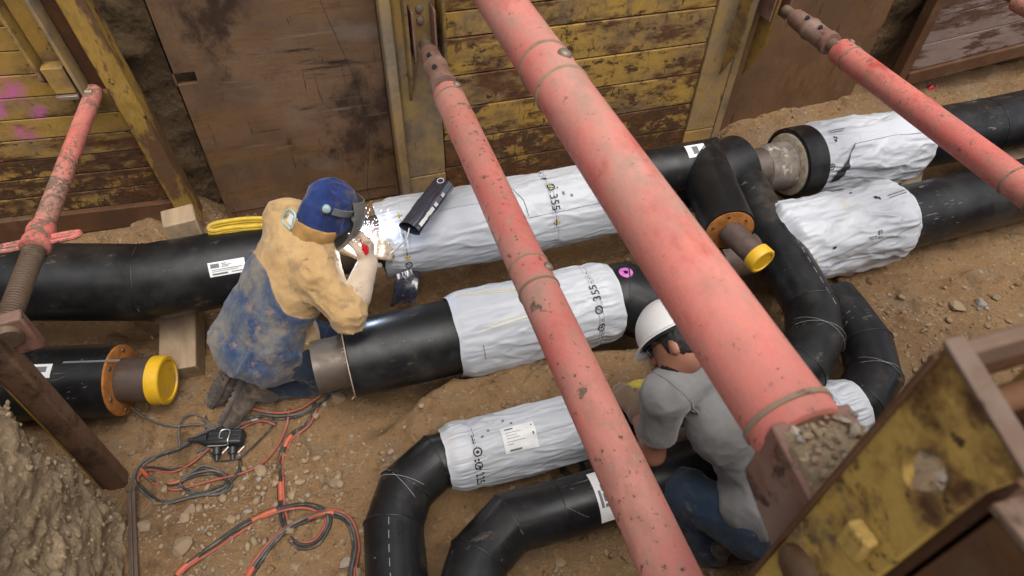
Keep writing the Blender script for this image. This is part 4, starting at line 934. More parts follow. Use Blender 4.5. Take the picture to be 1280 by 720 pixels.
    s = Sleeve(a, b, .138, 47, .124, .118, bands=((.17, .03),), crump=.62, sag=.03).build('white film sleeve with paper label on the near pipe, left of the crouching man', m_film)
    s.text('\u00d8 225', .048, .155, 1.24); s.ring_logo(.165, .52, .019); s.band(.165, -.25, .42, 8); s.strips([(-.012, -.004, 0, .045), (.002, .010, .0, .05), (-.002, .002, -.10, -.06)], .155, .72, m_print)
    s.sheet(-.07, .07, -.052, .052, .40, .42, m_label)
    s.strips([(-.055, -.02, -.042, -.037), (-.055, .01, -.026, -.0245), (-.055, -.01, -.016, -.0145), (-.055, .0, -.006, -.0045), (-.055, .02, .006, .0075), (-.055, -.03, .016, .0175), (-.05, .0, .036, .043), (.054, .060, -.04, .0)], .40, .42, m_printg, off=.0105)
    s.strips([(0, .012, 0, .009), (.03, .04, -.02, -.01), (.10, .11, -.05, -.04), (.13, .14, -.03, -.02)], .2, .1, m_printg)
    a, b = at(960, 545, z=.30), at(1066, 509, z=.33)
    s = Sleeve(a, b, .133, 59, .124, .126, bands=((.8, .04),), crump=.6).build('end of a white sleeve below the far elbow, right of the thick red strut', m_film)
    s.band(.62, -.4, .9, 9); s.band(.66, -.3, .9, 10)
pipes()

def extras():
    # pack of dark shrink film lying on the far sleeve
    a, b = at(512, 287, z=.73), at(551, 236, z=.76); d = (b-a).normalized(); e1, e2 = frame(d); L = (b-a).length+.03
    t = thing('film_pack', 'dark shiny rolled film pack with torn white label lying on the long sleeve', 'film pack', (a+b)/2-Vector((0, 0, .05)))
    n = 40; m = 26; P = []
    for i in range(n):
        x = L*i/(n-1)
        for j in range(m):
            th = 2*math.pi*j/m; k = 1+.10*float(fbm(np.array([x*14, math.cos(th)*2, math.sin(th)*2]), 3, 3))*2
            P.append(a+d*x+e2*math.cos(th)*.056*k+e1*math.sin(th)*.042*k*(1 if math.sin(th) > 0 else .6))
    mesh_obj('roll', P, grid_faces(n, m, True), m_foil, t, 180)
    mb = MB()
    for (u0, v0, u1, v1) in ((.15, .2, .33, .36), (.36, .25, .52, .33), (.55, .22, .7, .3), (.2, .38, .45, .42)):
        mb.add([a+d*L*u+e2*(.10*(v-.5)*-1.6)+e1*(.046) for u, v in ((u0, v0), (u1, v0), (u1, v1), (u0, v1))], [(0, 1, 2, 3)])
    mb2 = MB(); nst = 20
    for k in range(nst):
        u0 = .06+.7*k/nst; wv = .012+.01*random.random(); th = -.55
        if random.random() < .2: continue
        q = [a+d*L*(u0+du)+e2*(.056*math.cos(-th)+o_*.6)+e1*(.042*math.sin(.55)+.008-o_*.7) for du, o_ in ((0, -.010), (.7/nst, -.010+.004*random.random()), (.7/nst, wv*.6), (0, wv*.5))]
        mb2.add(q, [(0, 1, 2, 3)])
    tag(mb2.build('torn_label', m_label, t, 0), kind='stuff')
    q = a+d*L*.93; w_ = MB(); ring = [q+e2*math.cos(k*.5236)*.016+d*math.sin(k*.5236)*.016+e1*.046 for k in range(13)]; tube(w_, ring, .0022, 5); w_.build('ring_mark', m_label, t, 0)
    w_ = MB(); tube(w_, spline([a+e1*.01, a+Vector((-.03, -.04, -.02)), at(488, 318, z=.66)]), .0035, 6); w_.build('tie_wire', m_wire, t)
    # black rubber strip under the sleeve end
    a, b = at(508, 346, y=2.18), at(500, 378, y=2.14); d = b-a
    t = thing('rubber_strip', 'short crumpled black strip hanging below the long sleeve by the weld', 'rubber strip', (a+b)/2-Vector((0, 0, .1)))
    n, m = 16, 14; P = []
    for lay in (0, 1):
        for i in range(n):
            for jx in range(m):
                u = i/(n-1); v = jx/(m-1)-.5; P.append(a-d*.12+d*1.2*u+Vector((v*.115+.012*u, .02*math.cos(v*3)+lay*.010, 0))+Vector((0, -.016*abs(float(fbm(np.array([u*3, v*3, 2.]), 3, 5)))*4-.02*math.sin(u*3), 0)))
    g = grid_faces(n, m); mesh_obj('strip', P, [list(f) for f in g]+[list(f[::-1]+n*m) for f in g], m_foil, t, 60)
    # yellow lifting strap behind the welder
    A, B = at(262, 293, z=.66), at(318, 285, z=.67); mb = MB(); mid = spline([A, A+Vector((.02, .02, .01)), (A+B)/2+Vector((0, .03, .01)), B+Vector((0, .03, .005)), B+Vector((.1, .01, -.01)), B+Vector((.06, -.015, -.01)), (A+B)/2+Vector((0, -.008, 0)), A+Vector((.03, -.012, -.003)), A], 6)
    for off in (0, .012, .024):
        tube(mb, [p+Vector((0, off*.2, off)) for p in mid], .011, 8)
    o = mb.build('lifting_strap', m_strap, None, 180); tag(o, 'coiled yellow strap lying on the pipe behind the welder', 'strap')
    # timbers
    G = 'sawn timbers under the pipes'
    def timber(p0, p1, w_, h, label):
        p0 = Vector(p0); p1 = Vector(p1); d = (p1-p0).normalized(); s = d.cross(Vector((0, 0, 1))).normalized(); u = s.cross(d)
        q = [p0+s*w_/2+u*0, p0-s*w_/2, p0-s*w_/2+u*h, p0+s*w_/2+u*h]; o = MB().prism(q, p1-p0).build('timber', m_wood, None, bevel=.006); tag(o, label, 'timber', G); return o
    f0 = at(237, 436, z=.03)
    q = at(235, 300, y=2.72); o = MB().box((q.x, 2.74, .31), (.15, .13, .60), Matrix.Rotation(R_(8), 3, 'Z')).build('timber', m_wood, None, bevel=.008); tag(o, 'upright sawn timber block standing behind the bent black pipe', 'timber', G)
    timber((f0.x-.02, 2.24, -.02), (f0.x+.01, 2.64, .10), .17, .15, 'lower timber block on the ground below the bent black pipe')
    p = at(1141, 226, z=.28); timber((p.x-.07, p.y-.05, .22), (p.x+.10, p.y+.10, .22), .11, .06, 'small pale timber offcut between the two right pipes')
    p = at(1258, 194, z=.28); timber((p.x-.16, p.y-.02, .22), (p.x+.18, p.y+.06, .22), .17, .06, 'larger pale timber offcut between the pipes at the right edge')
    p = at(1262, 188, z=.28)
    # red scrap by the wall
    p = at(1156, 116, z=.16); mb = MB(); tube(mb, [p, p+Vector((.03, 0, .05)), p+Vector((.07, .01, .02)), p+Vector((.1, 0, .03))], [.018, .02, .016, .008], 7); tag(mb.build('red_scrap', m_redtag, None, 180), 'scrap of bright red plastic below the right shield', 'scrap')
    # steel bar standing against the bank
    a, b = gnd(165, 612, .06), gnd(169, 735, .03); d = (b-a).normalized(); s = d.cross(Vector((0, 0, 1))).normalized(); u = s.cross(d)
    t = thing('steel_bar', 'narrow rusty steel bar lying at the foot of the clay bank', 'bar', (a+b)/2-Vector((0, 0, .03)))
    MB().prism([a+s*.016, a-s*.016, a-s*.016+u*.014, a+s*.016+u*.014], (b-a)*1.2).build('bar', m_rod, t, bevel=.003)
    MB().prism([a+s*.004+u*.0145, a-s*.004+u*.0145, a-s*.004+u*.024, a+s*.004+u*.024], (b-a)*1.2).build('rib', m_rod, t, bevel=.002)
    MB().lathe(a+u*.007, u, [(-.01, .022), (.012, .022)], 12).build('bar_end', m_rod, t)
extras()

# ---------------------------------------------------------------- cables on the ground
def gpath(px, h=.012, n=7):
    out = []
    for q in px:
        u, v = q[:2]; hh = q[2] if len(q) > 2 else h; out.append(gnd(u, v, hh))
    return spline(out, n)
def offset_path(path, d):
    o = []
    for i, p in enumerate(path):
        t = (path[min(i+1, len(path)-1)]-path[max(i-1, 0)]); s = t.cross(Vector((0, 0, 1))).normalized(); o.append(p+s*d)
    return o
def near_i(path, u, v):
    g = gnd(u, v); return min(range(len(path)), key=lambda i: (path[i]-g).length)
def cables():
    G = 'cables on the trench floor'
    def bundle(px, label, tapes, cols=('o', 'b', 'b'), r=.0059):
        path = gpath(px, .012)
        t = thing('welding_cable', label, 'cable', path[len(path)//2]-Vector((0, 0, .012)), G)
        for k, c in enumerate(cols):
            off = (k-(len(cols)-1)/2)*r*1.9; mb = MB(); pp = offset_path(path, off)
            wob = [Vector((0, 0, .006*math.sin(i*.25+k*2)+(.008 if k == 1 and len(cols) > 2 else 0))) for i in range(len(pp))]
            tube(mb, [a+b for a, b in zip(pp, wob)], r, 8)
            mb.build('red_lead' if c == 'o' else 'black_lead', m_orange if c == 'o' else m_rubber if c == 'b' else m_cabgrey, t, 180)
        for (u, v, n_) in tapes:
            i = near_i(path, u, v); a, b = max(0, i-(n_+1)//2), min(len(path)-1, i+(n_+1)//2)
            mb = MB(); tube(mb, [p+Vector((0, 0, .004)) for p in path[a:b+1]], r*2.0*(1 if len(cols) > 2 else .8), 12); mb.build('tape_wrap', m_tape, t, 60)
        return t
    bundle([(395, 505), (385, 530), (362, 548), (352, 575), (351, 600), (352, 627), (357, 655), (372, 680), (395, 678), (410, 655), (405, 640), (380, 632), (340, 640), (305, 658), (265, 685), (228, 712), (210, 740)],
           'red and black taped cable looping at the bottom and leaving at lower left', [(366, 553, 3), (350, 580, 4), (352, 618, 6), (363, 668, 2), (325, 641, 6), (231, 706, 6)])
    bundle([(300, 740), (320, 705), (350, 668), (380, 650), (410, 641), (435, 650), (445, 680), (440, 715), (436, 745)], 'grey and black taped cable arching down to the bottom edge beside the elbow', [(402, 642, 8), (306, 722, 4)], cols=('o', 'g', 'b'))
    bundle([(285, 500, .05), (310, 510, .03), (345, 516, .02), (375, 510, .02), (398, 497, .02), (412, 487, .02), (430, 470, .02)], 'red hose running past the welder soles under the bare pipe end', [], cols=('o',), r=.005)
    bundle([(425, 478, .012), (405, 500), (380, 516), (350, 522), (325, 520), (300, 525), (280, 532), (250, 545), (225, 560), (200, 568), (178, 580), (170, 600), (185, 618), (205, 628), (235, 622), (262, 615), (285, 602), (268, 590), (240, 595), (215, 605), (190, 600), (175, 585)], 'black cable coil lying beside the brown post foot', [(180, 597, 4), (222, 612, 4)], cols=('b', 'g'), r=.0055)
    bundle([(362, 510), (358, 535), (345, 560), (325, 580), (300, 593), (270, 600), (235, 608), (215, 612), (190, 604)], 'single red lead curving from the hose to the coil', [], cols=('o',), r=.005)
    bundle([(345, 530), (330, 526), (310, 530), (290, 540), (262, 560), (240, 578), (215, 588), (185, 586), (172, 598), (178, 612), (200, 625)], 'red lead running under the junction box into the coil', [], cols=('o', 'b'), r=.005)
    bundle([(240, 592), (255, 584), (275, 590), (288, 604), (280, 615), (255, 618), (230, 612), (225, 602), (240, 594)], 'small tight loop of grey cable in the coil', [], cols=('g', 'b'), r=.005)
    bundle([(300, 575), (300, 588), (290, 600), (278, 608)], 'short thick black lead hanging from the junction box', [], cols=('b',), r=.0075)
    bundle([(105, 508, .10), (128, 502, .08), (150, 501, .06), (165, 510, .03), (185, 524), (215, 533), (250, 530), (275, 540)], 'thin grey wire trailing from the capped stub to the junction box', [], cols=('g',), r=.005)
    bundle([(225, 560), (225, 530), (240, 518), (255, 524), (270, 540), (262, 556), (245, 565)], 'thin grey wire loop standing by the junction box', [], cols=('g',), r=.0045)
    bundle([(257, 520), (258, 545), (262, 565), (275, 575), (300, 572), (325, 550), (340, 530), (338, 520)], 'thin black wire looped over the junction box', [], cols=('b',), r=.0045)
    # junction box with bail wire and plugs
    c = gnd(283, 548, .045); rz = Matrix.Rotation(R_(-14), 3, 'Z')
    t = thing('junction_box', 'black cable connector box with bent wire clip among the cables', 'connector box', c-Vector((0, 0, .045)))
    MB().box(c, (.16, .075, .055), rz).build('box', m_dark, t, bevel=.012)
    for k in (-1, 0, 1): MB().box(c+rz @ Vector((0, k*.022, .029)), (.15, .006, .006), rz).build('rib', m_dark, t, bevel=.002)
    mb = MB(); tube(mb, spline([c+rz @ Vector(p) for p in ((-.07, -.042, .01), (.015, -.042, .015), (.022, -.03, .036), (.022, .02, .036), (-.015, .022, .036), (-.018, -.015, .036), (.0, -.02, .037))], 4), .003, 6); mb.build('wire_clip', m_wire, t)
    MB().lathe(c+rz @ Vector((-.08, 0, 0)), rz @ Vector((-1, 0, 0)), [(0, .03), (.02, .028), (.06, .012), (.09, .008)], 16).build('gland', m_dark, t)
    for k in (-1, 1):
        q = c+rz @ Vector((k*.035, -.04, -.01)); MB().lathe(q, rz @ Vector((.1, -1, -.4)), [(0, .018), (.03, .018), (.035, .012), (.06, .010)], 14).build('plug', m_dark, t)
        MB().cyl(q+rz @ Vector((.03, -.03, .0)), q+rz @ Vector((.055, -.005, .012)), .004, seg=6).build('lever', m_wire, t)
cables()

# ---------------------------------------------------------------- people: one blended surface per body and garment
def _seg(P, a, b):
    a = np.array(a, float); b = np.array(b, float); d = b-a; t = np.clip(((P-a)@d)/max(d@d, 1e-9), 0, 1); return t, np.linalg.norm(P-a-t[..., None]*d, axis=-1)
def sdf_prim(pr, P):
    k = pr[0]
    if k == 'c':
        _, a, b, ra, rb = pr; t, d = _seg(P, a, b); return d-(ra+(rb-ra)*t)
    if k == 'e': pr = pr[:4]
    if k == 'e':        # ellipsoid: centre, radii, rotation (columns are axes)
        _, c, r, M = pr; q = (P-np.array(c, float))
        if M is not None: q = q @ np.array(M, float)
        r = np.array(r, float); n0 = np.linalg.norm(q/r, axis=-1); n1 = np.linalg.norm(q/(r*r), axis=-1); return n0*(n0-1)/np.maximum(n1, 1e-6)
    if k == 'b':        # rounded box
        _, c, h, M, rr = pr; q = (P-np.array(c, float))
        if M is not None: q = q @ np.array(M, float)
        q = np.abs(q)-(np.array(h)-rr); return np.linalg.norm(np.maximum(q, 0), axis=-1)+np.minimum(q.max(-1), 0)-rr
def prim_box(pr):
    if pr[0] == 'c': a, b = np.array(pr[1], float), np.array(pr[2], float); r = max(pr[3], pr[4]); return np.minimum(a, b)-r, np.maximum(a, b)+r
    r = max(pr[2])*(1.8 if pr[0] == 'b' else 1.0); c = np.array(pr[1], float); return c-r, c+r
def sdf_mesh(prims, h=.01, k=.03, disp=None, cut=(), cut_k=.008):
    lo = np.min([prim_box(p)[0] for p in prims], 0)-3*h-.01; hi = np.max([prim_box(p)[1] for p in prims], 0)+3*h+.01
    n = np.ceil((hi-lo)/h).astype(int)+1; ax = [lo[i]+h*np.arange(n[i]) for i in range(3)]
    Fd = np.full(n, .2)
    for p in prims:
        kk = p[5] if p[0] == 'c' and len(p) > 5 else p[4] if p[0] == 'e' and len(p) > 4 else k
        pr = p[:5]; a, b = prim_box(pr); m = kk+2.5*h
        s = [slice(max(0, int((a[i]-m-lo[i])/h)), min(n[i], int((b[i]+m-lo[i])/h)+2)) for i in range(3)]
        G = np.stack(np.meshgrid(*[ax[i][s[i]] for i in range(3)], indexing='ij'), -1); d = sdf_prim(pr, G); f = Fd[s[0], s[1], s[2]]
        hh = np.clip(.5+.5*(f-d)/kk, 0, 1); Fd[s[0], s[1], s[2]] = f*(1-hh)+d*hh-kk*hh*(1-hh)
    G = None
    if disp is not None or cut:
        G = np.stack(np.meshgrid(*ax, indexing='ij'), -1)
    if disp is not None:
        msk = np.abs(Fd) < .05; Fd[msk] += disp(G[msk])
    for p in cut:
        d = p(G) if callable(p) else -sdf_prim(p, G); Fd = np.maximum(Fd, d)
    return surf_nets(Fd, lo, h)
def surf_nets(Fd, lo, h):
    S = Fd < 0; nx, ny, nz = Fd.shape
    cnt = np.zeros((nx-1, ny-1, nz-1)); acc = np.zeros((nx-1, ny-1, nz-1, 3))
    I = np.stack(np.meshgrid(np.arange(nx-1), np.arange(ny-1), np.arange(nz-1), indexing='ij'), -1).astype(float)
    def sl(dx, dy, dz): return (slice(dx, nx-1+dx), slice(dy, ny-1+dy), slice(dz, nz-1+dz))
    for ax in range(3):
        o = [q for q in range(3) if q != ax]
        for u in (0, 1):
            for v in (0, 1):
                a = [0, 0, 0]; a[o[0]] = u; a[o[1]] = v; b = list(a); b[ax] = 1
                fa, fb = Fd[sl(*a)], Fd[sl(*b)]; cr = (fa < 0) != (fb < 0)
                den = np.where(np.abs(fa-fb) < 1e-12, 1, fa-fb); t = np.where(cr, fa/den, 0); cnt += cr
                for q in range(3): acc[..., q] += np.where(cr, (t if q == ax else a[q]), 0)
    ok = cnt > 0; idx = -np.ones(cnt.shape, int); idx[ok] = np.arange(ok.sum())
    V = (I[ok]+acc[ok]/cnt[ok][:, None])*h+lo; FF = []
    for ax in range(3):
        o = [q for q in range(3) if q != ax]
        a = S; s0 = [slice(1, -1)]*3; s0[ax] = slice(0, -1); s1 = [slice(1, -1)]*3; s1[ax] = slice(1, None)
        c0, c1 = S[tuple(s0)], S[tuple(s1)]; w_ = np.argwhere(c0 != c1)
        if not len(w_): continue
        inside0 = c0[tuple(w_.T)]; base = w_+1; base[:, ax] = w_[:, ax]
        def cell(du, dv):
            q = base.copy(); q[:, o[0]] -= du; q[:, o[1]] -= dv; return idx[tuple(q.T)]
        Q = np.stack([cell(1, 1), cell(0, 1), cell(0, 0), cell(1, 0)], -1)
        flip = ~inside0 if ax != 1 else inside0
        Q[flip] = Q[flip][:, ::-1]; FF.append(Q)
    Fq = np.concatenate(FF); return V, Fq[(Fq >= 0).all(1)]
def relax(V, Fq, it=2, lam=.3):
    e = np.concatenate([Fq[:, [0, 1]], Fq[:, [1, 2]], Fq[:, [2, 3]], Fq[:, [3, 0]]])
    for _ in range(it):
        s = np.zeros_like(V); c = np.zeros(len(V)); np.add.at(s, e[:, 0], V[e[:, 1]]); np.add.at(c, e[:, 0], 1); np.add.at(s, e[:, 1], V[e[:, 0]]); np.add.at(c, e[:, 1], 1)
        V = V*(1-lam)+lam*s/np.maximum(c, 1)[:, None]
    return V
def body_part(name, prims, mat, t, h=.01, k=.03, disp=None, cut=(), it=1, zone=None):
    V, Fq = sdf_mesh(prims, h, k, disp, cut); V = relax(V, Fq, it); at_ = {'zone': zone(V)} if zone else None
    return mesh_obj(name, V, Fq, mat, t, 180, attr=at_)
def folds(scale, amp, seed, stretch=(1, 1, 1)):
    st = np.array(stretch)
    return lambda P: -amp*(ridge(P*st*scale+.35*np.stack([vn(P*7, seed+1)]*3, -1), 2, seed)-.55)-amp*.5*fbm(P*scale*.6, 2, seed+5)
def creases(scale, amp, seed, M=None, pw=3.2):
    M = np.eye(3) if M is None else np.array(M)
    def f(P):
        Q = (P@M)*scale; wv = np.stack([vn(P*5, seed+1), vn(P*5, seed+2), vn(P*5, seed+3)], -1)*.9
        a = 1-np.abs(2*vn(Q+wv, seed)-1); b = 1-np.abs(2*vn(Q*1.9+wv*1.3+7, seed+4)-1)
        return -amp*(a**pw+.5*b**pw-.35)
    return f
def axes(fwd, up):
    f = Vector(fwd).normalized(); u = Vector(up); u = (u-f*u.dot(f)).normalized(); r = f.cross(u); return np.array([tuple(r), tuple(f), tuple(u)]).T    # columns right, forward, up
def hand_prims(w_, d, nrm_, thumb, curl=1.0, sc=1.0, fat=1.0):
    """wrist, direction to the knuckles, palm normal (fingers curl that way), thumb side"""
    w_ = Vector(w_); d = Vector(d).normalized(); n_ = Vector(nrm_); n_ = (n_-d*n_.dot(d)).normalized(); s = Vector(thumb); s = (s-d*s.dot(d)-n_*s.dot(n_)).normalized()
    P = []; r = .0105*sc*fat
    for j, (off, ln) in enumerate(((.033, .088), (.011, .097), (-.011, .090), (-.031, .070))):
        k0 = w_+d*.092*sc+s*off*sc; P.append(('c', w_+d*.012*sc+s*off*.6*sc, k0, .017*sc*fat, .0145*sc*fat, .014))
        a = .55*curl; dr = d*math.cos(a)+n_*math.sin(a); q = k0
        for m, f in enumerate((.45, .31, .24)):
            e = q+dr*ln*f*sc; P.append(('c', q, e, r*(1.08-.1*m), r*(.98-.1*m), .004)); q = e; a += .62*curl*(1+.08*j); dr = d*math.cos(a)+n_*math.sin(a)
    b = w_+d*.025*sc+s*.028*sc+n_*.006; m = b+(s*.75+d*.6+n_*.35).normalized()*.042*sc; e = m+(d*.7+n_*.65*curl+s*.15).normalized()*.036*sc; g = e+(d*.6+n_*.8*curl-s*.2).normalized()*.026*sc
    P += [('c', b, m, .018*sc*fat, .014*sc*fat, .012), ('c', m, e, .0135*sc*fat, .0115*sc*fat, .006), ('c', e, g, .0115*sc*fat, .0095*sc*fat, .004)]
    return P
def shoe(t, heel, toe, up, mat, msole):
    heel = Vector(heel); toe = Vector(toe); d = (toe-heel).normalized(); M = axes(d, up); u = Vector(M[:, 2]); L = (toe-heel).length; s = Vector(M[:, 0])
    pr = [('c', heel+u*.045+d*.035, heel+u*.042+d*L*.5, .046, .042), ('c', heel+u*.035+d*L*.5, heel+u*.026+d*(L-.045), .044, .035), ('c', heel+u*.06+d*.05, heel+u*.13+d*.035, .045, .048)]
    o = body_part('shoe', pr, mat, t, .0065, .02, folds(28, .003, 3))
    sp = [('e', heel+d*.05-u*.004, (.041, .055, .018), M), ('e', heel+d*(L*.62)-u*.004, (.049, .105, .018), M)]
    cuts = []
    q = body_part('sole', sp, msole, o, .005, .02, None)
    mb = MB()
    for k in range(9):
        mb.box(heel+d*(.02+k*(L-.05)/8.)-u*.019, (.062 if k not in (3,) else .04, .013, .012), Matrix(M.tolist()))
    mb.build('tread', msole, q, 0, bevel=.002)
    return o

def welder():
    pel = Vector((-.47, 2.09, .34)); nk = Vector((-.165, 2.185, .80)); hd = Vector((-.073, 2.22, .912)); rs = Vector((-.175, 2.06, .715)); ls = Vector((-.245, 2.31, .80))
    re = Vector((-.075, 1.865, .605)); rh = Vector((.045, 2.10, .655)); le = Vector((-.06, 2.39, .60)); lh = Vector((.015, 2.28, .60))
    rk, ra = Vector((-.20, 1.97, .10)), Vector((-.585, 2.01, .085)); lk, la = Vector((-.18, 2.17, .09)), Vector((-.64, 2.15, .10))
    t = thing('person', 'kneeling welder in tan and blue jacket, blue hood and raised mask, arc torch in hand', 'person', (-.45, 2.05, 0))
    up = (nk-pel).normalized(); rt = (rs-ls).normalized(); rt = (rt-up*rt.dot(up)).normalized(); fw = up.cross(rt)
    HM = axes((.80, .10, -.60), (.5, .12, .8)); hf, hu, hr = Vector(HM[:, 1]), Vector(HM[:, 2]), Vector(HM[:, 0])
    def tors(g):
        M = np.array([tuple(rt), tuple(fw), tuple(up)]).T
        return [('e', pel+up*.06, (.175+g, .135+g, .16+g), M), ('e', pel+up*.26, (.165+g, .125+g, .20+g), M), ('e', pel+up*.43, (.185+g, .125+g, .15+g), M), ('c', rs, ls, .072+g, .072+g)]
    # body, one surface: head, neck, trunk, arms, legs
    body = tors(-.012)+[('c', nk, hd, .055, .055), ('e', hd, (.070, .09, .104), HM), ('e', hd+hf*.092-hu*.015, (.014, .02, .026), HM), ('c', rs, re, .05, .042), ('c', re, rh, .042, .028), ('c', ls, le, .05, .042), ('c', le, lh, .042, .028),
        ('c', pel+rt*.09, rk, .085, .058), ('c', rk, ra, .058, .04), ('c', pel-rt*.09, lk, .085, .058), ('c', lk, la, .058, .04)]
    body_part('body', body, m_skin, t, .014, .03)
    # jacket with flared hem
    M = np.array([tuple(rt), tuple(fw), tuple(up)]).T
    jk = tors(.018)+[('e', pel+up*-.04-fw*.01, (.215, .195, .15), M), ('e', pel+up*.0+fw*.10+rt*.06, (.13, .12, .17), M), ('e', pel+up*.10-fw*.045, (.195, .14, .20), M), ('e', pel+up*.30-fw*.035, (.178, .13, .20), M), ('c', nk-up*.02, nk+up*.045+fw*.005, .082, .072), ('c', rs+up*.01, ls+up*.01, .080, .080),
        ('c', rs, re, .080, .060, .03), ('c', re, re+(rh-re)*.36, .062, .053, .02), ('c', ls, le, .088, .074), ('c', le, le+(lh-le)*.5, .074, .058)]
    hemn = np.array(tuple(up)); hemp = np.array(tuple(pel-up*.145-fw*.02))
    def hem(P): return -((P-hemp)@hemn)    # keep what lies above the hem
    Mt = M @ np.diag([1.25, 1.0, .45])
    fd = creases(6.5, .013, 3, Mt); fa = creases(13, .010, 8, M @ np.diag([.6, 1, 1.2])); fb = creases(20, .003, 13)
    def jd(P):
        arm = np.minimum(np.minimum(_seg(P, rs, re)[1], _seg(P, re, rh)[1]), _seg(P, le, lh)[1]) < .11; lowv = sst(-((P-np.array(tuple(pel+up*.22)))@hemn), 0, .25)
        return np.where(arm, fa(P)*1.45, fd(P)*(.85+.8*lowv)+.4*fa(P))+1.3*fb(P)-.004*sst(jz(P), -.004, .002)-.002*sst(jz(P), .014, .011)*sst(jz(P), .004, .006)
    cutp = [hem]
    def jz(V):
        W = V-np.array(tuple(pel)); a = W@np.array(tuple(up)); f = W@np.array(tuple(fw)); r = W@np.array(tuple(rt))
        arm = np.minimum(np.minimum(_seg(V, rs, re)[1], _seg(V, re, rh)[1]), np.minimum(_seg(V, ls, le)[1], _seg(V, le, lh)[1]))-.105
        z = np.minimum(np.minimum(.375+.03*np.cos(r*9)-.10*sst(r, .02, .18)-a, arm), .055-f)
        return z
    j = body_part('jacket', jk, m_jacket, t, .0072, .035, jd, cutp, 1, jz)
    cm = MB()      # stand-up collar and jacket seams
    c0 = nk+up*.045; e1, e2 = frame(up); rings = []
    for a_, r_ in ((-.05, .092), (-.01, .097), (.028, .099), (.034, .094), (-.01, .091), (-.05, .085)):
        rings.append([c0+up*(a_+.012*math.sin(2*k*math.pi/28))+(e1*math.cos(2*math.pi*k/28)+e2*math.sin(2*math.pi*k/28))*(r_+.003*math.sin(k*2.1)) for k in range(28)])
    cm.rings(rings, False, False); cm.build('collar', plain('collar_cloth', (.46, .25, .075), .9, .4, 14, .4), j, 180)
    # trousers
    tr = [('e', pel+up*.0, (.17, .14, .13), M), ('c', pel+rt*.09, rk, .10, .078), ('c', rk, ra+(rk-ra).normalized()*.02, .080, .064), ('c', pel-rt*.09, lk, .10, .078), ('c', lk, la+(lk-la).normalized()*.02, .080, .066)]
    body_part('trousers', tr, m_jeans, t, .009, .025, lambda P: creases(12, .015, 14)(P)+creases(24, .007, 15)(P))
    mb = MB(); d = (rk-ra).normalized(); MB().lathe(ra+d*.012, d, [(0, .060), (.0, .069), (.012, .072), (.05, .072), (.055, .068)], 30, False, False).build('cuff', m_jeans, t)
    # shoes: toes dug in, soles turned to the lens
    for k, (an, o_) in enumerate(((ra, 0), (la, 1))):
        hl = an+Vector((-.055, -.02, .05)); toe = hl+Vector((-.07, -.01 if k else -.05, -.235)); 
        hl = Vector((an.x-.03, an.y-.03, .165)) ; toe = Vector((an.x-.115, an.y-.06+(.02 if k else 0), -.02+.03))
        if k == 0: hl = at(310, 468, z=.16); toe = at(283, 522, z=.025)
        else: hl = at(289, 455, z=.19); toe = at(268, 496, z=.05)
        sd_ = (toe-hl).normalized(); shoe(t, hl, toe+sd_*.055, Vector((.75, .35, .45)), m_shoe, m_sole)
    # gauntlets
    def gaunt(el, w_, d, n_, th, mat, name, curl):
        pr = [('c', el+(w_-el)*.38, w_+(w_-el).normalized()*.01, .064, .045)]+hand_prims(w_, d, n_, th, curl, 1.04, 1.35)
        body_part(name, pr, mat, t, .0052, .012, folds(24, .004, 21))
    gaunt(re, rh, Vector((.12, .35, .26)), Vector((-.75, .35, .05)), Vector((.2, -.3, .9)), m_glove, 'glove', 1.15)
    gaunt(le, lh, Vector((.5, -.25, .10)), Vector((.3, .3, -.8)), Vector((.2, -.9, .2)), m_glove, 'glove', .8)
    # hood: cap crown and cloth over nape and cheeks
    hood = [('e', hd+hu*.020, (.083, .100, .104), HM), ('c', hd-hu*.06-hf*.015, nk+up*.04, .082, .078), ('e', hd-hu*.052+hf*.04, (.076, .08, .084), HM), ('e', hd+hu*.060+hf*.008, (.075, .089, .060), HM)]
    body_part('hood', hood, m_hood, t, .0065, .03, lambda P: creases(13, .010, 31)(P)+creases(26, .005, 32)(P))
    # ear defender band of the mask, knob and raised shield
    n = 40; rings = []
    for k in range(n+1):
        th = R_(-100)+R_(200)*k/n
        c = hd+hu*(.045-.03*math.cos(th)*0)+(hf*(math.cos(th)*.108)+hr*(math.sin(th)*.094))
        o_ = (hf*math.cos(th)+hr*math.sin(th))
        rings.append([c+hu*.015, c+o_*.006+hu*.015, c+o_*.006-hu*.015, c-hu*.015])
    MB().rings(rings).build('mask_band', m_band, t, 30)
    q = hd+hr*.116-hf*.0+hu*.045; q2 = hd+hf*-.045+hr*.087+hu*.046
    MB().lathe(q2, hr-hf*.35, [(-.004, .016), (.006, .018), (.013, .017), (.016, .013), (.018, .008)], 20).build('knob', m_knobg, t)
    q3 = hd+hf*.103+hr*.066+hu*.02; MB().lathe(q3, hr+hf*.2, [(-.01, .012), (.012, .012), (.014, .008)], 14).build('knob', m_band, t)
    # curved hand shield in front of the face, with thickness
    sh_c = hd+hf*.188-hu*.045; mh = MB(); outer = []; inner = []
    nv, nu = 22, 16
    for lay in (0, 1):
        for i in range(nv):
            v = -1+2*i/(nv-1); ww = .088*(1-.25*max(0, v)**2)*(1-.55*max(0, -v-.3)**1.6); row = []
            for jx in range(nu):
                u = -1+2*jx/(nu-1); p = sh_c+hu*(v*.138)+hr*(u*ww)-hf*(.075*u*u+.05*v*v+.004*lay*1.2); row.append(p)
            (outer if lay == 0 else inner).append(row)
    V = [p for r in outer for p in r]+[p for r in inner for p in r]; g = grid_faces(nv, nu); nn = nv*nu
    fs = [list(f) for f in g]+[list(f[::-1]+nn) for f in g]
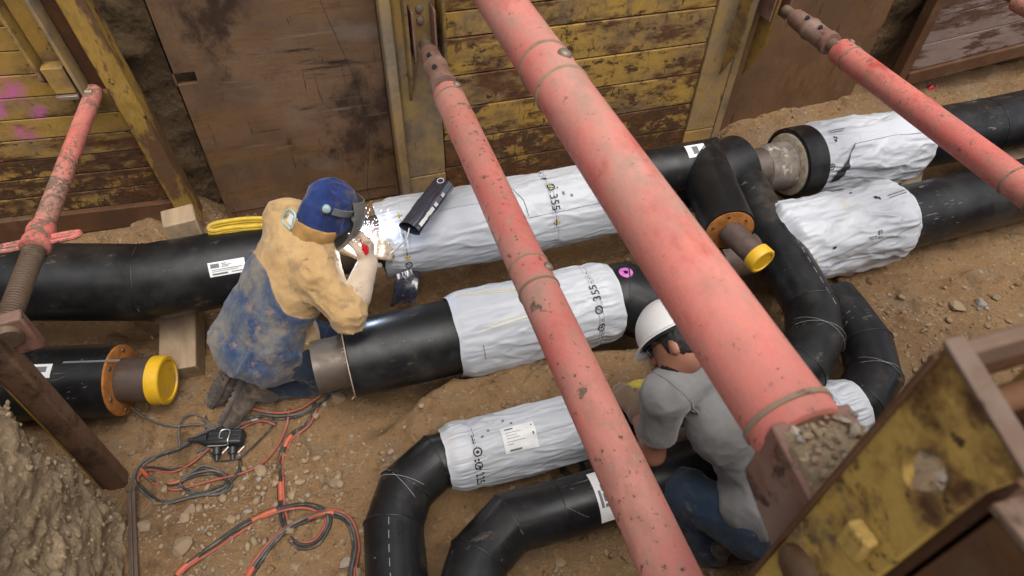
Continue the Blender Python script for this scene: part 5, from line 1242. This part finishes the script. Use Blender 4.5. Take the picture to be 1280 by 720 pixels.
    bd = [i for i in range(nu)]+[i*nu+nu-1 for i in range(1, nv)]+[(nv-1)*nu+i for i in range(nu-2, -1, -1)]+[i*nu for i in range(nv-2, 0, -1)]
    fs += [[bd[i], bd[(i+1) % len(bd)], bd[(i+1) % len(bd)]+nn, bd[i]+nn] for i in range(len(bd))]
    MB().add(V, fs).build('welding_mask', m_mask, t, 50)
    # white respirator strap loop at the nape
    mb = MB(); c = nk+up*.055-fw*.098-rt*.045; tube(mb, spline([c+rt*.03+up*-.03, c+up*.035+rt*.02, c-rt*.03+up*.03, c-rt*.04-up*.03, c+rt*.03+up*-.03], 6), .0055, 8); mb.build('goggle_strap', m_knobg, t, 180)
    MB().box(c+rt*.0+fw*.012, (.05, .012, .045), Matrix(M.tolist())).build('collar_tag', m_label, t, bevel=.003)
    # torch, held in the right glove: a thing of its own
    arc = at(458, 290, z=.665)
    t2 = thing('welding_torch', 'red welding electrode holder in the pale glove at the bright arc', 'torch', rh+Vector((.03, .05, .03)))
    hp = at(457, 301, z=.70); MB().lathe(hp, (hp-arc), [(-.03, .006), (-.01, .012), (0, .026), (.02, .028), (.035, .022), (.12, .017)], 20).build('holder', m_torch, t2)
    q = hp+Vector((0, -.022, .022)); MB().box(q, (.016, .010, .010)).build('clamp', m_print, t2)
    MB().cyl(hp, arc+Vector((0, 0, .006)), .0022, seg=8).build('electrode', m_wire, t2)
    # the arc and its sparks
    ta = thing('welding_arc', 'dazzling white arc between pipe end and electrode', 'arc', arc)
    bm = bmesh.new(); bmesh.ops.create_icosphere(bm, subdivisions=2, radius=.021); V = [arc+Vector((v.co.x, v.co.y, v.co.z*1.5)) for v in bm.verts]; fs = [[v.index for v in f.verts] for f in bm.faces]; bm.free()
    MB().add(V, fs).build('arc_core', m_arc, ta, 180)
    rnd = random.Random(12); mb = MB()
    for k in range(170):
        dd = Vector((rnd.gauss(0, 1), rnd.gauss(-.3, .9), rnd.gauss(.4, .8))).normalized(); r0 = abs(rnd.gauss(0, .06))+.012; l = rnd.uniform(.003, .012); a_ = arc+dd*r0; tube(mb, [a_, a_+dd*l], rnd.uniform(.0006, .0011), 3)
    o = mb.build('spark', m_spark, ta, 0); o['kind'] = 'stuff'
    L = bpy.data.lights.new('arc_lamp', 'POINT'); L.energy = 3.4; L.color = (.55, .72, 1); L.shadow_soft_size = .012; lo = bpy.data.objects.new('arc_lamp', L); C.objects.link(lo); lo.parent = ta; lo.location = Vector((-.055, -.07, .01))
welder()

def fitter():
    hip = Vector((1.275, .70, .34)); nk = Vector((1.06, 1.09, .865)); hd = at(847, 428, y=1.135); ls = Vector((.925, 1.01, .83)); rs = Vector((1.215, 1.13, .80))
    le = Vector((.918, .955, .515)); lh = Vector((.975, 1.20, .43)); re = Vector((1.31, 1.03, .55)); rh = Vector((1.175, 1.06, .315))
    lk, la = Vector((1.055, .86, .315)), Vector((1.13, .70, .07)); rk, ra = Vector((1.52, .92, .11)), Vector((1.33, .66, .10))
    t = thing('person', 'crouching man in grey polo shirt, jeans and white hard hat, bent over the near pipes', 'person', (1.2, .75, 0))
    up = (nk-hip).normalized(); rt = (rs-ls).normalized(); rt = (rt-up*rt.dot(up)).normalized(); fw = up.cross(rt); M = np.array([tuple(rt), tuple(fw), tuple(up)]).T
    HM = axes((-.638, .172, -.753), (-.083, .929, .311)); hf, hu, hr = Vector(HM[:, 1]), Vector(HM[:, 2]), Vector(HM[:, 0])
    def tors(g, gb=0): return [('e', hip+up*.03, (.145+g, .12+g, .13+g), M), ('e', hip+up*.24-fw*.015+rt*.045, (.120+g, .105+g, .20+g), M), ('e', hip+up*.43-fw*.02+rt*.02, (.150+g, .115+g, .16+g), M), ('c', rs, ls, .066+g, .066+g)]
    body = tors(-.012)+[('c', nk-up*.02, hd-hu*.02-hf*.01, .060, .057), ('e', hd, (.074, .094, .118), HM), ('e', hd-hu*.055+hf*.045, (.055, .055, .06), HM), ('c', hd+hf*.09+hu*.012, hd+hf*.112-hu*.022, .010, .014, .01), ('e', hd+hf*.09-hu*.062, (.026, .012, .009), HM),
        ('e', hd+hr*-.078-hf*.012-hu*.022, (.009, .019, .031), HM, .006), ('e', hd+hr*.078-hf*.012-hu*.022, (.009, .019, .031), HM, .006), ('c', ls, le, .050, .043), ('c', le, lh, .043, .029), ('c', rs, re, .050, .043), ('c', re, rh, .043, .029),
        ('c', hip-rt*.09, lk, .085, .058), ('c', lk, la, .056, .04), ('c', hip+rt*.09, rk, .085, .058), ('c', rk, ra, .056, .04)]
    b = body_part('body', body, m_skin, t, .0075, .018)
    e = hd-hr*.074-hf*.005-hu*.012
    # hair under the helmet rim
    body_part('hair', [('e', hd+hu*.018-hf*.016, (.083, .096, .112), HM)], m_hair, t, .005, .01, folds(60, .006, 40), cut=[lambda P: np.maximum((P-np.array(tuple(hd-hu*.075)))@np.array(tuple(-hu)), np.minimum((P-np.array(tuple(hd+hf*.022)))@np.array(tuple(hf)), (P-np.array(tuple(hd+hu*.012)))@np.array(tuple(-hu))))])
    body_part('beard', [('e', hd-hu*.058+hf*.042, (.0575, .058, .060), HM), ('e', hd-hu*.045+hf*.01, (.066, .05, .05), HM)], m_hair, t, .005, .012, folds(70, .004, 44), cut=[lambda P: (P-np.array(tuple(hd-hu*.035)))@np.array(tuple(hu))])
    # shirt
    sh = tors(.016)+[('e', hip+up*.06-fw*.012, (.150, .135, .16), M), ('c', rs+up*.0, ls+up*.0, .072, .072), ('c', ls, ls+(le-ls)*.60, .072, .068, .02), ('c', rs, rs+(re-rs)*.70, .080, .074), ('c', nk-up*.05, nk+up*.0, .075, .068)]
    hp = np.array(tuple(hip-up*.075)); un = np.array(tuple(up))
    cuts = [lambda P: -((P-hp)@un)-.012*np.sin(P[..., 0]*22)]
    ld = np.array(tuple((le-ls).normalized())); lq = np.array(tuple(ls+(le-ls)*.64)); rd = np.array(tuple((re-rs).normalized())); rq = np.array(tuple(rs+(re-rs)*.74))
    for q_, d_ in ((lq, ld), (rq, rd)):
        cuts.append(lambda P, q_=q_, d_=d_: np.where(np.linalg.norm(P-q_, axis=-1) < .13, (P-q_)@d_, -1))
    f1 = creases(7, .010, 51, M @ np.diag([1.0, 1, .8])); f2 = creases(17, .003, 52)
    s = body_part('shirt', sh, m_shirt, t, .0068, .03, lambda P: f1(P)*(.75+1.3*sst(-((P-np.array(tuple(hip+up*.18)))@un), -.05, .15))+f2(P), cuts)
    ac = ls+(rs-ls)*.10; an = ((rs-ls).normalized()*1.0+(ls-le).normalized()*.55).normalized()
    for w_ in (0,):
        e1, e2 = frame(an); V_ = np.array([tuple(v.co+WO[s]) for v in s.data.vertices]); dpl = (V_-np.array(tuple(ac)))@np.array(tuple(an)); near = V_[(np.abs(dpl) < .006) & (np.linalg.norm(V_-np.array(tuple(ac)), axis=1) < .15)]
        if len(near) > 20:
            q_ = near-np.array(tuple(ac)); th = np.arctan2(q_@np.array(tuple(e2)), q_@np.array(tuple(e1))); o_ = np.argsort(th); pts = near[o_]; ths = th[o_]; loop = []
            for k in range(36):
                a_ = -math.pi+2*math.pi*(k+.5)/36; m_ = np.abs(ths-a_) < .12
                if m_.any(): loop.append(Vector(pts[m_].mean(0)))
            mb = MB(); tube(mb, loop+[loop[0]], .0032, 6); mb.build('armhole_seam', m_shirt, s, 180)
    # sleeve cuff, armhole seam and collar
    for q_, d_, r_ in ((Vector(lq), Vector(ld), .076),):
        MB().lathe(q_-d_*.022, d_, [(0, .062), (.0, .0700), (.006, .0715), (.02, .0705), (.022, .062)], 36, False, False).build('sleeve_hem', m_shirt, s)
    c0 = nk+up*.0; d = (hd-nk).normalized(); e1, e2 = frame(d); rings = []
    for a_, r_ in ((-.03, .080), (.005, .078), (.030, .080), (.032, .074), (.005, .070), (-.03, .072)):
        rings.append([c0+d*(a_+.006*math.sin(4*math.pi*k/28))+(e1*math.cos(2*math.pi*k/28)+e2*math.sin(2*math.pi*k/28))*r_ for k in range(28)])
    MB().rings(rings, False, False).build('collar', m_shirt, s, 180)
    # jeans
    tr = [('e', hip-up*.0, (.175, .135, .13), M), ('e', hip-up*.07-fw*.05, (.16, .11, .10), M), ('c', hip-rt*.09, lk, .105, .084), ('c', lk, la+Vector((0, 0, .03)), .084, .070), ('c', hip+rt*.10, rk, .105, .084), ('c', rk, ra+(rk-ra).normalized()*.03, .084, .072)]
    j = body_part('jeans', tr, m_jeans2, t, .008, .025, lambda P: creases(11, .011, 55)(P)+creases(22, .004, 56)(P))
    for off in (.0, .02):
        mb = MB(); tube(mb, spline([at(u, v+off*300, z=zq) for u, v, zq in ((905, 645, .335), (920, 662, .30), (940, 676, .26), (965, 683, .23))], 5), .0016, 5); mb.build('seam', m_yfaint, j, 0)
    # shoes
    shoe(t, Vector((1.16, .63, .045)), Vector((1.06, .86, .03)), (0, 0, 1), m_shoe, m_sole)
    shoe(t, at(958, 668, z=.16), at(925, 705, z=.0), Vector((.3, .9, .35)), m_bootb, m_sole)
    # gloves
    def glove(el, w_, d, n_, th, curl):
        body_part('glove', [('c', w_-(w_-el).normalized()*.045, w_, .043, .038)]+hand_prims(w_, d, n_, th, curl, 1.03, 1.22), m_gloved, t, .0052, .011, folds(26, .004, 61))
    glove(le, lh, Vector((-.10, .40, -.05)), Vector((.25, .1, -.9)), Vector((.9, .1, .1)), .75)
    glove(re, rh, Vector((-.55, .25, -.08)), Vector((0, .15, -.9)), Vector((-.2, .9, 0)), .7)
    # glasses
    g = MB()
    for sgn in (-1, 1):
        c = hd+hf*.103+hr*sgn*.034+hu*.012; ring = [c+hr*math.cos(k*math.pi/8)*.026*1.0+hu*math.sin(k*math.pi/8)*.019-hf*.012*abs(math.cos(k*math.pi/8))*(1 if math.cos(k*math.pi/8)*sgn > 0 else 0) for k in range(17)]; tube(g, ring, .0022, 6)
        tube(g, [hd+hf*.092+hr*sgn*.06+hu*.016, hd+hf*.02+hr*sgn*.082+hu*.016, hd-hf*.012+hr*sgn*.082+hu*.012, hd-hf*.025+hr*sgn*.082-hu*.004], .0022, 6)
    tube(g, [hd+hf*.108-hr*.008+hu*.016, hd+hf*.108+hr*.008+hu*.016], .0022, 6); g.build('glasses', m_glass, t)
    # hard hat, a thing he wears: shell, brim, ridge
    hh = thing('hard_hat', 'white hard hat on the head of the crouching man', 'hard hat', hd+hu*.1)
    c = hd+hu*.040+hf*.008; nu, nv = 44, 16; ro = []; 
    def ring(rad, hgt, fr): return [c+hu*(hgt+fr*(.5+.5*math.cos(th))*-.012)+(hf*math.cos(th)*(rad*1.17)+hr*math.sin(th)*rad) for th in [2*math.pi*k/nu for k in range(nu)]]
    def brim(ex, hgt): return [c+hu*(hgt-.020*max(0, math.cos(th))**2)+hf*math.cos(th)*((.106+ex)*1.17+.020*max(0, math.cos(th))**2)+hr*math.sin(th)*(.106+ex) for th in [2*math.pi*k/nu for k in range(nu)]]
    prof = [(math.cos(a)*.106, math.sin(a)**.92*.125) for a in [math.pi/2*k/nv for k in range(nv+1)]]
    rg = [ring(max(r_-.004, .001), max(h_-.004, -.0), 0) for r_, h_ in prof[::-1]]+[brim(.0, -.004), brim(.014, -.008), brim(.015, -.003), brim(.003, .003)]+[ring(max(r_, .001), h_, 0) for r_, h_ in prof]
    MB().rings(rg).build('shell', m_helmet, hh, 60)
    for off in (-.026, .026):
        rr = []
        for k in range(15):
            a = R_(25)+R_(130)*k/14; p = c+hf*math.cos(a)*.123+hu*math.sin(a)*.1245+hr*off*(.6+.4*math.sin(a)); p = p-hu*(abs(off)*.12); o_ = (hf*math.cos(a)+hu*math.sin(a)); rr.append([p+hr*.006-o_*.004, p+o_*.0028, p-hr*.006-o_*.004])
        MB().rings(rr).build('ridge', m_helmet, hh, 60)
    rr = [[q+hu*.0, q-hu*.02] for q in ring(.098, .0, 0)]
    MB().rings([ring(.0985, .006, 0), ring(.100, -.014, 0), ring(.096, -.014, 0), ring(.0945, .006, 0)], False, False).build('headband', m_print, hh, 60)
fitter()

def odds():
    # yellow webbing and clear hose round the joint being closed
    def strap(px, w_, label, mat, name, cat, th=.006):
        pts = spline([at(u, v, z=z) for u, v, z in px], 8); rings = []
        for i, p in enumerate(pts):
            tg = (pts[min(i+1, len(pts)-1)]-pts[max(i-1, 0)]).normalized(); s = tg.cross(Vector((0, 0, 1))).normalized(); u = s.cross(tg)
            rings.append([p+s*w_/2, p+s*w_/2+u*th, p-s*w_/2+u*th, p-s*w_/2])
        tag(MB().rings(rings).build(name, mat, None, 40, bevel=.001), label, cat)
    strap([(775, 497, .33), (788, 488, .37), (805, 483, .39), (825, 486, .38), (845, 495, .34)], .07, 'yellow webbing strap over the pipe left of the crouching man', m_webb, 'webbing_strap', 'strap')
    strap([(838, 520, .34), (840, 535, .33), (846, 555, .30), (856, 568, .27)], .03, 'yellow strip seen between the arms of the crouching man', m_webb, 'yellow_strip', 'strip')
    strap([(852, 563, .26), (868, 572, .26), (885, 572, .26)], .045, 'yellow webbing under the glove beside the knee', m_webb, 'webbing_strap', 'strap')
    mb = MB(); tube(mb, spline([at(822, 552, z=.30), at(838, 553, z=.28), at(855, 556, z=.27), at(880, 565, z=.26)], 6), .014, 12); tag(mb.build('plastic_hose', plain('hose_clear', (.5, .48, .45), .25, .2), None, 180), 'pale plastic hose between the hands of the crouching man', 'hose')
    c = at(786, 508, z=.30); d = at(800, 505, z=.3)-at(770, 512, z=.3)
    t = thing('pipe_coupling', 'short glossy black coupling on the near pipe at the glove of the crouching man', 'coupling', c-Vector((0, 0, .08)))
    MB().lathe(c-d.normalized()*.03, d, [(0, .060), (.003, .074), (.05, .076), (.055, .064), (.075, .064), (.08, .072), (.12, .072), (.124, .055)], 36).build('ring', m_dark, t)
    p = gnd(716, 587); MB_ = MB(); 
    for k in range(2): tube(MB_, spline([p+Vector((math.cos(a)*.05*(1-.1*k), math.sin(a)*.05, .012+k*.014)) for a in [i*.7 for i in range(10)]], 5), .011, 8)
    tag(MB_.build('rubber_ring', m_dark, None, 180), 'black rubber ring lying on the earth below the near white sleeve', 'ring')
odds()
